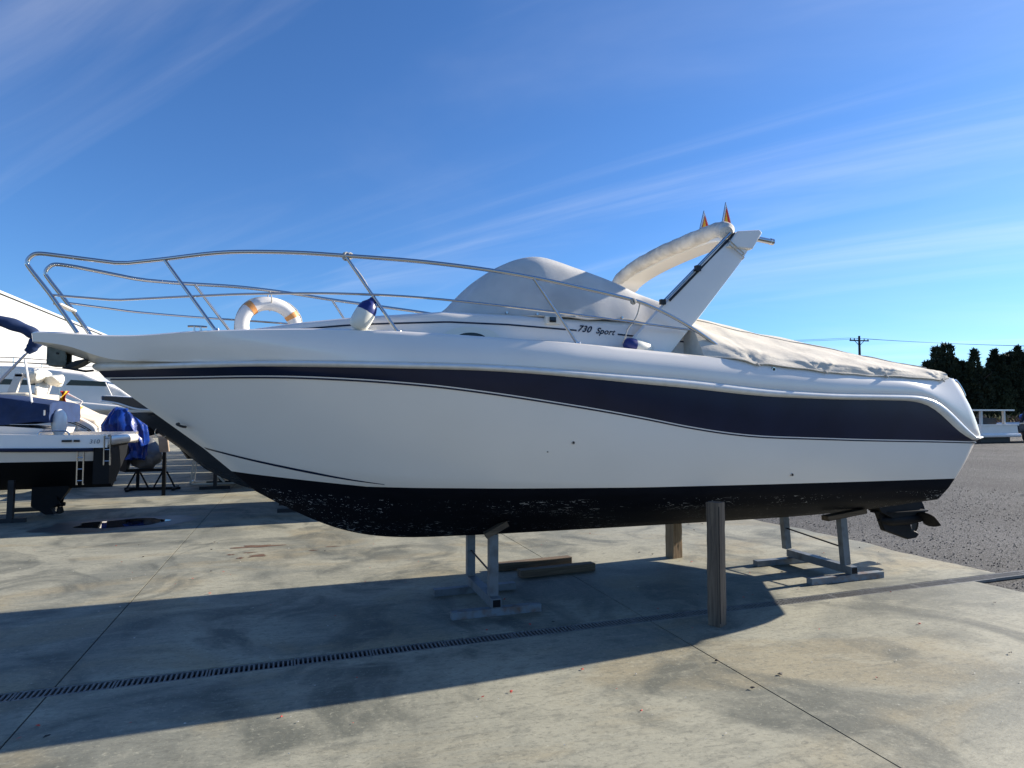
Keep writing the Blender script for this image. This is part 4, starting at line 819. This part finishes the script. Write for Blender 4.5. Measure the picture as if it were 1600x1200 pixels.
for p, q in (((-.35, .5, .70), (-.42, .5, .01)), ((-.27, .5, .68), (.29, .5, .03)), ((-.42, .5, .02), (.56, .5, .02)), ((-.42, 0, .055), (-.42, .5, .055)), ((-.35, 0, .735), (-.35, .5, .735))): obj('tube', *bar(p, q, .035), 'ladder', LD, smooth=False)
# more hauled-out boats in the back rows, mostly hidden by the cruiser
HB = None
for i, (y, x, lab) in enumerate(((18.3, -2.3, 'white boat first behind the dark hulled boat, mostly hidden by the cruiser'), (21.1, -2.6, 'white boat second behind the dark hulled boat, mostly hidden by the cruiser'), (23.9, -2.9, 'white boat third behind the dark hulled boat, mostly hidden by the cruiser'), (26.8, -2.6, 'white boat fourth behind the dark hulled boat, mostly hidden by the cruiser'), (29.8, -3.0, 'white boat farthest back in the rows, mostly hidden by the cruiser'))):
    if HB is None:
        HB = root('hauled_out_boat', (x, y, 0), 0, lab, 'boat', 'boats in the back rows'); simple_hull(6.8, 2.5, 1.2, 1.55, .9, .6, 'gel', 'black', HB, 'navy'); prism('cabin', [(.1, 1.2), (.15, 2.15), (3.4, 2.2), (4.6, 1.6), (4.8, 1.2)], 1.12, 'gel', HB); props(HB, (1.0, 5.0), .55, .80); r = HB  # mostly unseen; tall wide cabin shaped to throw longer shadow strips on the ground
    else: r = copy_tree(HB)
    r.location = (x, y, 0); tag(r, lab, 'boat', 'boats in the back rows')

# ------------------------------------------------------------------ white shed on the left
sh_ = root('storage_shed', (-13, 45, 0), 0, 'long white clad storage shed behind the boats on the left', 'building')
wl = obj('wall', *box(-14, 0, -24, 40, 0, 7.12), 'wall', sh_, smooth=False)
pm = None
for i in range(64):
    if pm is None: pm = obj('cladding_panel', *box(.002, .022, 0, .996, .3, 7.05), 'wall', wl, smooth=False); o = pm
    else: o = pm.copy(); COL.objects.link(o)
    o.location = (0, -24+i, 0)
obj('gutter', *box(.0, .06, -24.1, 40.1, 7.10, 7.24), 'wall', sh_, smooth=False)
obj('roof', *extrude([(.10, 7.20), (-7, 8.2), (-14.1, 7.2), (-14.1, 7.10), (.10, 7.10)], 1, -24.2, 40.2), 'roofgrey', sh_, smooth=False)

# ------------------------------------------------------------------ right-hand background
PT = root('pontoon_boat', (36.8, 26.5, 0), 0, 'low white boat with flat canopy parked on the gravel beyond the stern', 'boat')
obj('hull', *extrude([(-.9, .95), (-.9, .35), (1.75, .30), (2.0, .48), (1.92, .95)], 1, -1.1, 1.1), 'gel', PT, smooth=False)
bevel(obj('bumper_rail', *box(-1.0, 2.12, -1.2, 1.2, .30, .52), 'railgel', PT, smooth=False), .08, 3)
obj('deck_edge', *box(-.95, 1.98, -1.15, 1.15, .955, 1.03), 'gel', PT, smooth=False); obj('canopy', *box(-1.4, 1.75, -1.1, 1.1, 1.78, 1.86), 'gel', PT, smooth=False)
for x in (-.8, 1.0):
    for s in (-1, 1): obj('canopy_post', *bar((x, s*1.0, 1.03), (x, s*1.0, 1.78), .12), 'hullgrey', PT, smooth=False)
obj('seat', *box(-.6, .7, -.8, .8, 1.03, 1.38), 'darkmetal', PT, smooth=False); obj('cradle', *box(-.7, 1.6, -.9, .9, 0, .30), 'darkmetal', PT, smooth=False)
TL = root('boat_trailer', (40.3, 26.4, 0), 0, 'dark tandem axle trailer at the right edge on the gravel', 'trailer')
obj('frame', *box(-1.3, 3, -.9, .9, .55, .68), 'darkmetal', TL, smooth=False); obj('load_body', *extrude([(-1.1, .70), (-1.2, 1.0), (-.4, 1.10), (3, 1.15), (3, .70)], 1, -.8, .8), 'navy', TL, smooth=False); obj('side_bar', *box(-1.25, 3, -.95, -.9, 1.05, 1.10), 'steel', TL, smooth=False)
for x in (-.75, .15):
    for s in (-1, 1):
        w = obj('wheel', *tube([(x, s*1.0-.1, .33), (x, s*1.0+.1, .33)], .33, 24), 'rubber', TL); obj('rim', *tube([(x, s*1.0-.11, .33), (x, s*1.0+.11, .33)], .17, 18), 'ladder', w)
obj('winch_post', *bar((.1, 0, .68), (.6, 0, 1.75), .09), 'darkmetal', TL, smooth=False); V, F = ellipsoid((1.0, 0, 1.40), (.5, .5, .28)); obj('covered_load', lump(V, .08, 5, 2), F, 'bluetarp', TL)

def foliage(n, prof, H, seed, size, spires):
    """leaf sprays gathered on several leaning spires, so that the outline is ragged and sky shows between the tips"""
    rs = np.random.default_rng(seed); V = []; F = []
    w = np.array([sp[3] for sp in spires]); w = w/w.sum()
    for i in range(n):
        k0 = rs.choice(len(spires), p=w); sx, sy, hh, rr_ = spires[k0]; t = rs.uniform(.02, 1)**.85; a = rs.uniform(0, 6.28)
        r = prof(t)*rr_*(1+.25*math.sin(3*a+seed+k0+t*11)+.22*math.sin(t*H*3.1+k0*2+a))*rs.uniform(.25, 1)**.5
        p = np.array([sx*(.4+.6*t)+r*math.cos(a), sy*(.4+.6*t)+r*math.sin(a), H*hh*t]); s = size*rs.uniform(.45, 1.25)
        up = np.array([math.cos(a)*.5, math.sin(a)*.5, .9])+rs.normal(size=3)*.45; up /= np.linalg.norm(up); sd_ = np.cross(up, rs.normal(size=3)); sd_ /= np.linalg.norm(sd_); k = len(V)
        V += [p-sd_*s*.33, p+sd_*s*.33, p+up*s*1.4]; F.append((k, k+1, k+2))
    return V, F
def tree(name, kind, seed):
    r = root(name); rs = np.random.default_rng(seed+50)
    if kind == 'cypress': H = 8.0; prof = lambda t: 1.0*math.sin(math.pi*min(1, t*.72+.25))**.6; m = 'cypress'; n = 11000; sz = .23; SP = [(0, 0, 1, 1.0), (.6, .2, .93, .7), (-.55, -.2, .84, .75), (.2, -.6, .97, .55), (-.8, .3, .66, .7)]
    elif kind == 'pine': H = 8.2; prof = lambda t: 1.15*(1-t)**.75+.05; m = 'cypress'; n = 11000; sz = .24; SP = [(0, 0, 1, 1.0), (1.0, .1, .80, .85), (-.95, .2, .70, .9), (.3, -.7, .86, .7), (1.5, -.2, .58, .7)]
    else: H = 5.4; prof = lambda t: 1.25*math.sin(math.pi*min(1, .2+t*.8))**.6; m = 'olive'; n = 11000; sz = .24; SP = [(0, 0, 1, 1.0), (1.2, .2, .84, .9), (-1.2, -.1, .90, .85), (.5, -.9, .95, .7), (-1.9, .2, .62, .7), (1.9, 0, .6, .7)]
    SP = [(a+rs.normal()*.12, b+rs.normal()*.12, c*rs.uniform(.94, 1.04), d) for a, b, c, d in SP]
    obj('crown', *foliage(n, prof, H, seed, sz, SP), m, r, smooth=False)
    obj('trunk', *tube([(0, 0, -.04), (.05, .03, H*.3), (0, .06, H*.8)], [.22, .16, .04], 10), 'bark', r)
    for k in range(5): a = k*1.3+seed; z = H*(.15+.11*k); obj('limb', *tube([(0, 0, z), (.5*math.cos(a), .5*math.sin(a), z+.35), (.95*math.cos(a), .95*math.sin(a), z+.9)], [.07, .05, .02], 6), 'bark', r)
    return r
PRO = {}
def plant(kind, seed, x, y, s, sz, rz, lab):
    key = (kind, seed)
    if key not in PRO: PRO[key] = tree({'cypress': 'cypress_tree', 'pine': 'conifer_tree', 'round': 'evergreen_tree'}[kind], kind, seed); o = PRO[key]
    else: o = copy_tree(PRO[key])
    o.location = (x, y, -.035); o.scale = (s, s, sz); o.rotation_euler = (0, 0, rz); tag(o, lab, 'tree', 'trees beyond the gravel yard'); return o
TREES = [('round', 1, 53.6, 1.02, 1.10, 'low rounded evergreen just left of the tall flat topped cypress, above the tarpaulin end'), ('cypress', 1, 57.0, 1.2, .86, 'bushy cypress touching the left flank of the tall flat topped cypress'), ('cypress', 2, 60.0, 1.15, 1.06, 'tall flat topped cypress, highest tree close to the boat stern'), ('pine', 3, 62.3, 1.3, .98, 'pointed conifer to the right of the tall flat topped cypress'), ('round', 2, 64.9, .95, 1.04, 'low evergreen filling the dip in the treeline'), ('pine', 4, 66.4, 1.25, 1.03, 'two pointed conifer crown right of the dip in the treeline, left one'), ('pine', 3, 68.1, 1.2, 1.04, 'conifer right of the dip in the treeline, right one of the close pair'), ('cypress', 1, 70.0, 1.3, 1.10, 'cypress at the right edge of the picture, tall and broad'), ('pine', 4, 71.6, 1.1, 1.12, 'conifer cut by the right edge of the picture')]
for i, (k, sd_, x, s, szz, lab) in enumerate(TREES):
    plant(k, sd_, x, 45+random.uniform(-1, 1), s, szz, i*1.1, lab)
NW = 'one two three four five six seven eight nine ten eleven twelve'.split()
for i, x in enumerate((58.4, 60.9, 63.0, 65.2, 67.3, 69.4, 71.6, 73.6, 75.8)):
    plant('round', 1+i % 2, x+1.2, 48.5+random.uniform(-1, 1), 1.15, (1.12, 1.2, 1.16, 1.08, 1.18, 1.22, 1.2, 1.26, 1.3)[i], i*.9, 'dark back row evergreen, number %s from the left behind the front conifers' % NW[i])
for i, (x, k_) in enumerate(((58.6, .84), (61.4, .90), (63.6, .82), (65.2, .74), (67.3, .95), (69.2, .97), (71.2, 1.02))):
    plant('cypress', 1+i % 2, x, 46.3, 1.35, k_, i*1.7, 'broad middle row cypress, number %s from the left between the front conifers' % NW[i])
for i, (px, h) in enumerate(((47.6, 1.12), (50.2, 1.02))):
    plant('round', 2, px+.5, 44.5, .7, h, i*2., ('small evergreen tip poking over the tarpaulin, nearer the utility pole', 'small evergreen tip poking over the tarpaulin, nearer the cypresses')[i])
def brush():
    rs = np.random.default_rng(5); V = []; F = []
    for i in range(9000):
        x = rs.uniform(40, 75); y = 36+(x-50)*.12+rs.normal()*1.1; h = 1.5*rs.uniform(.05, 1)*(.75+.25*math.sin(x*1.7)); s = .22*rs.uniform(.5, 1.3); d = rs.normal(size=3); d[2] = abs(d[2])+.6; d /= np.linalg.norm(d); e = np.cross(d, rs.normal(size=3)); e /= np.linalg.norm(e); p = np.array([x, y, h-.03]); k = len(V)
        V += [p-e*s*.3, p+e*s*.3, p+d*s*1.5]; F.append((k, k+1, k+2))
    o = obj('dry_brush', V, F, 'brush', None, smooth=False); o['kind'] = 'stuff'; tag(o, 'bank of pinkish brown dry brush in front of the dark trees', 'brush')
brush()
UP = root('utility_pole', (75.3, 70, -.035), 0, 'dark utility pole with crossarm showing above the tarpaulin', 'utility pole')
obj('pole', *tube([(0, 0, 0), (0, 0, 12.7)], [.24, .15], 10), 'polewood', UP); obj('crossarm', *bar((-1.7, 0, 12.0), (1.7, 0, 12.05), .16), 'polewood', UP, smooth=False)
for x in (-1.6, -.9, .9, 1.6): obj('insulator', *tube([(x, 0, 12.05), (x, 0, 12.35)], [.08, .05], 8), 'polewood', UP)
for x, s in ((-1.6, 1), (1.6, 1)): obj('arm_brace', *bar((x*.5, 0, 11.95), (0, 0, 11.3), .06), 'polewood', UP, smooth=False)
for i, dx in enumerate((-1.6, .9)):
    P = [(75.3+dx+t, 70-t*.25, 12.35-.035-4*.9*((t/60)*(1-t/60))) for t in np.linspace(0, 60, 20)]; Q = [(75.3+dx-t, 70+t*.25, 12.35-.035-4*.9*((t/60)*(1-t/60))) for t in np.linspace(0, 60, 20)]
    for W_, d in ((P, 'right of'), (Q, 'left of')):
        o = obj('power_line', *tube(W_, .022, 5), 'wire', None); tag(o, 'thin dark power line running %s the utility pole, %s one of its pair' % (d, ('front', 'back')[i]), 'power line', 'power lines')
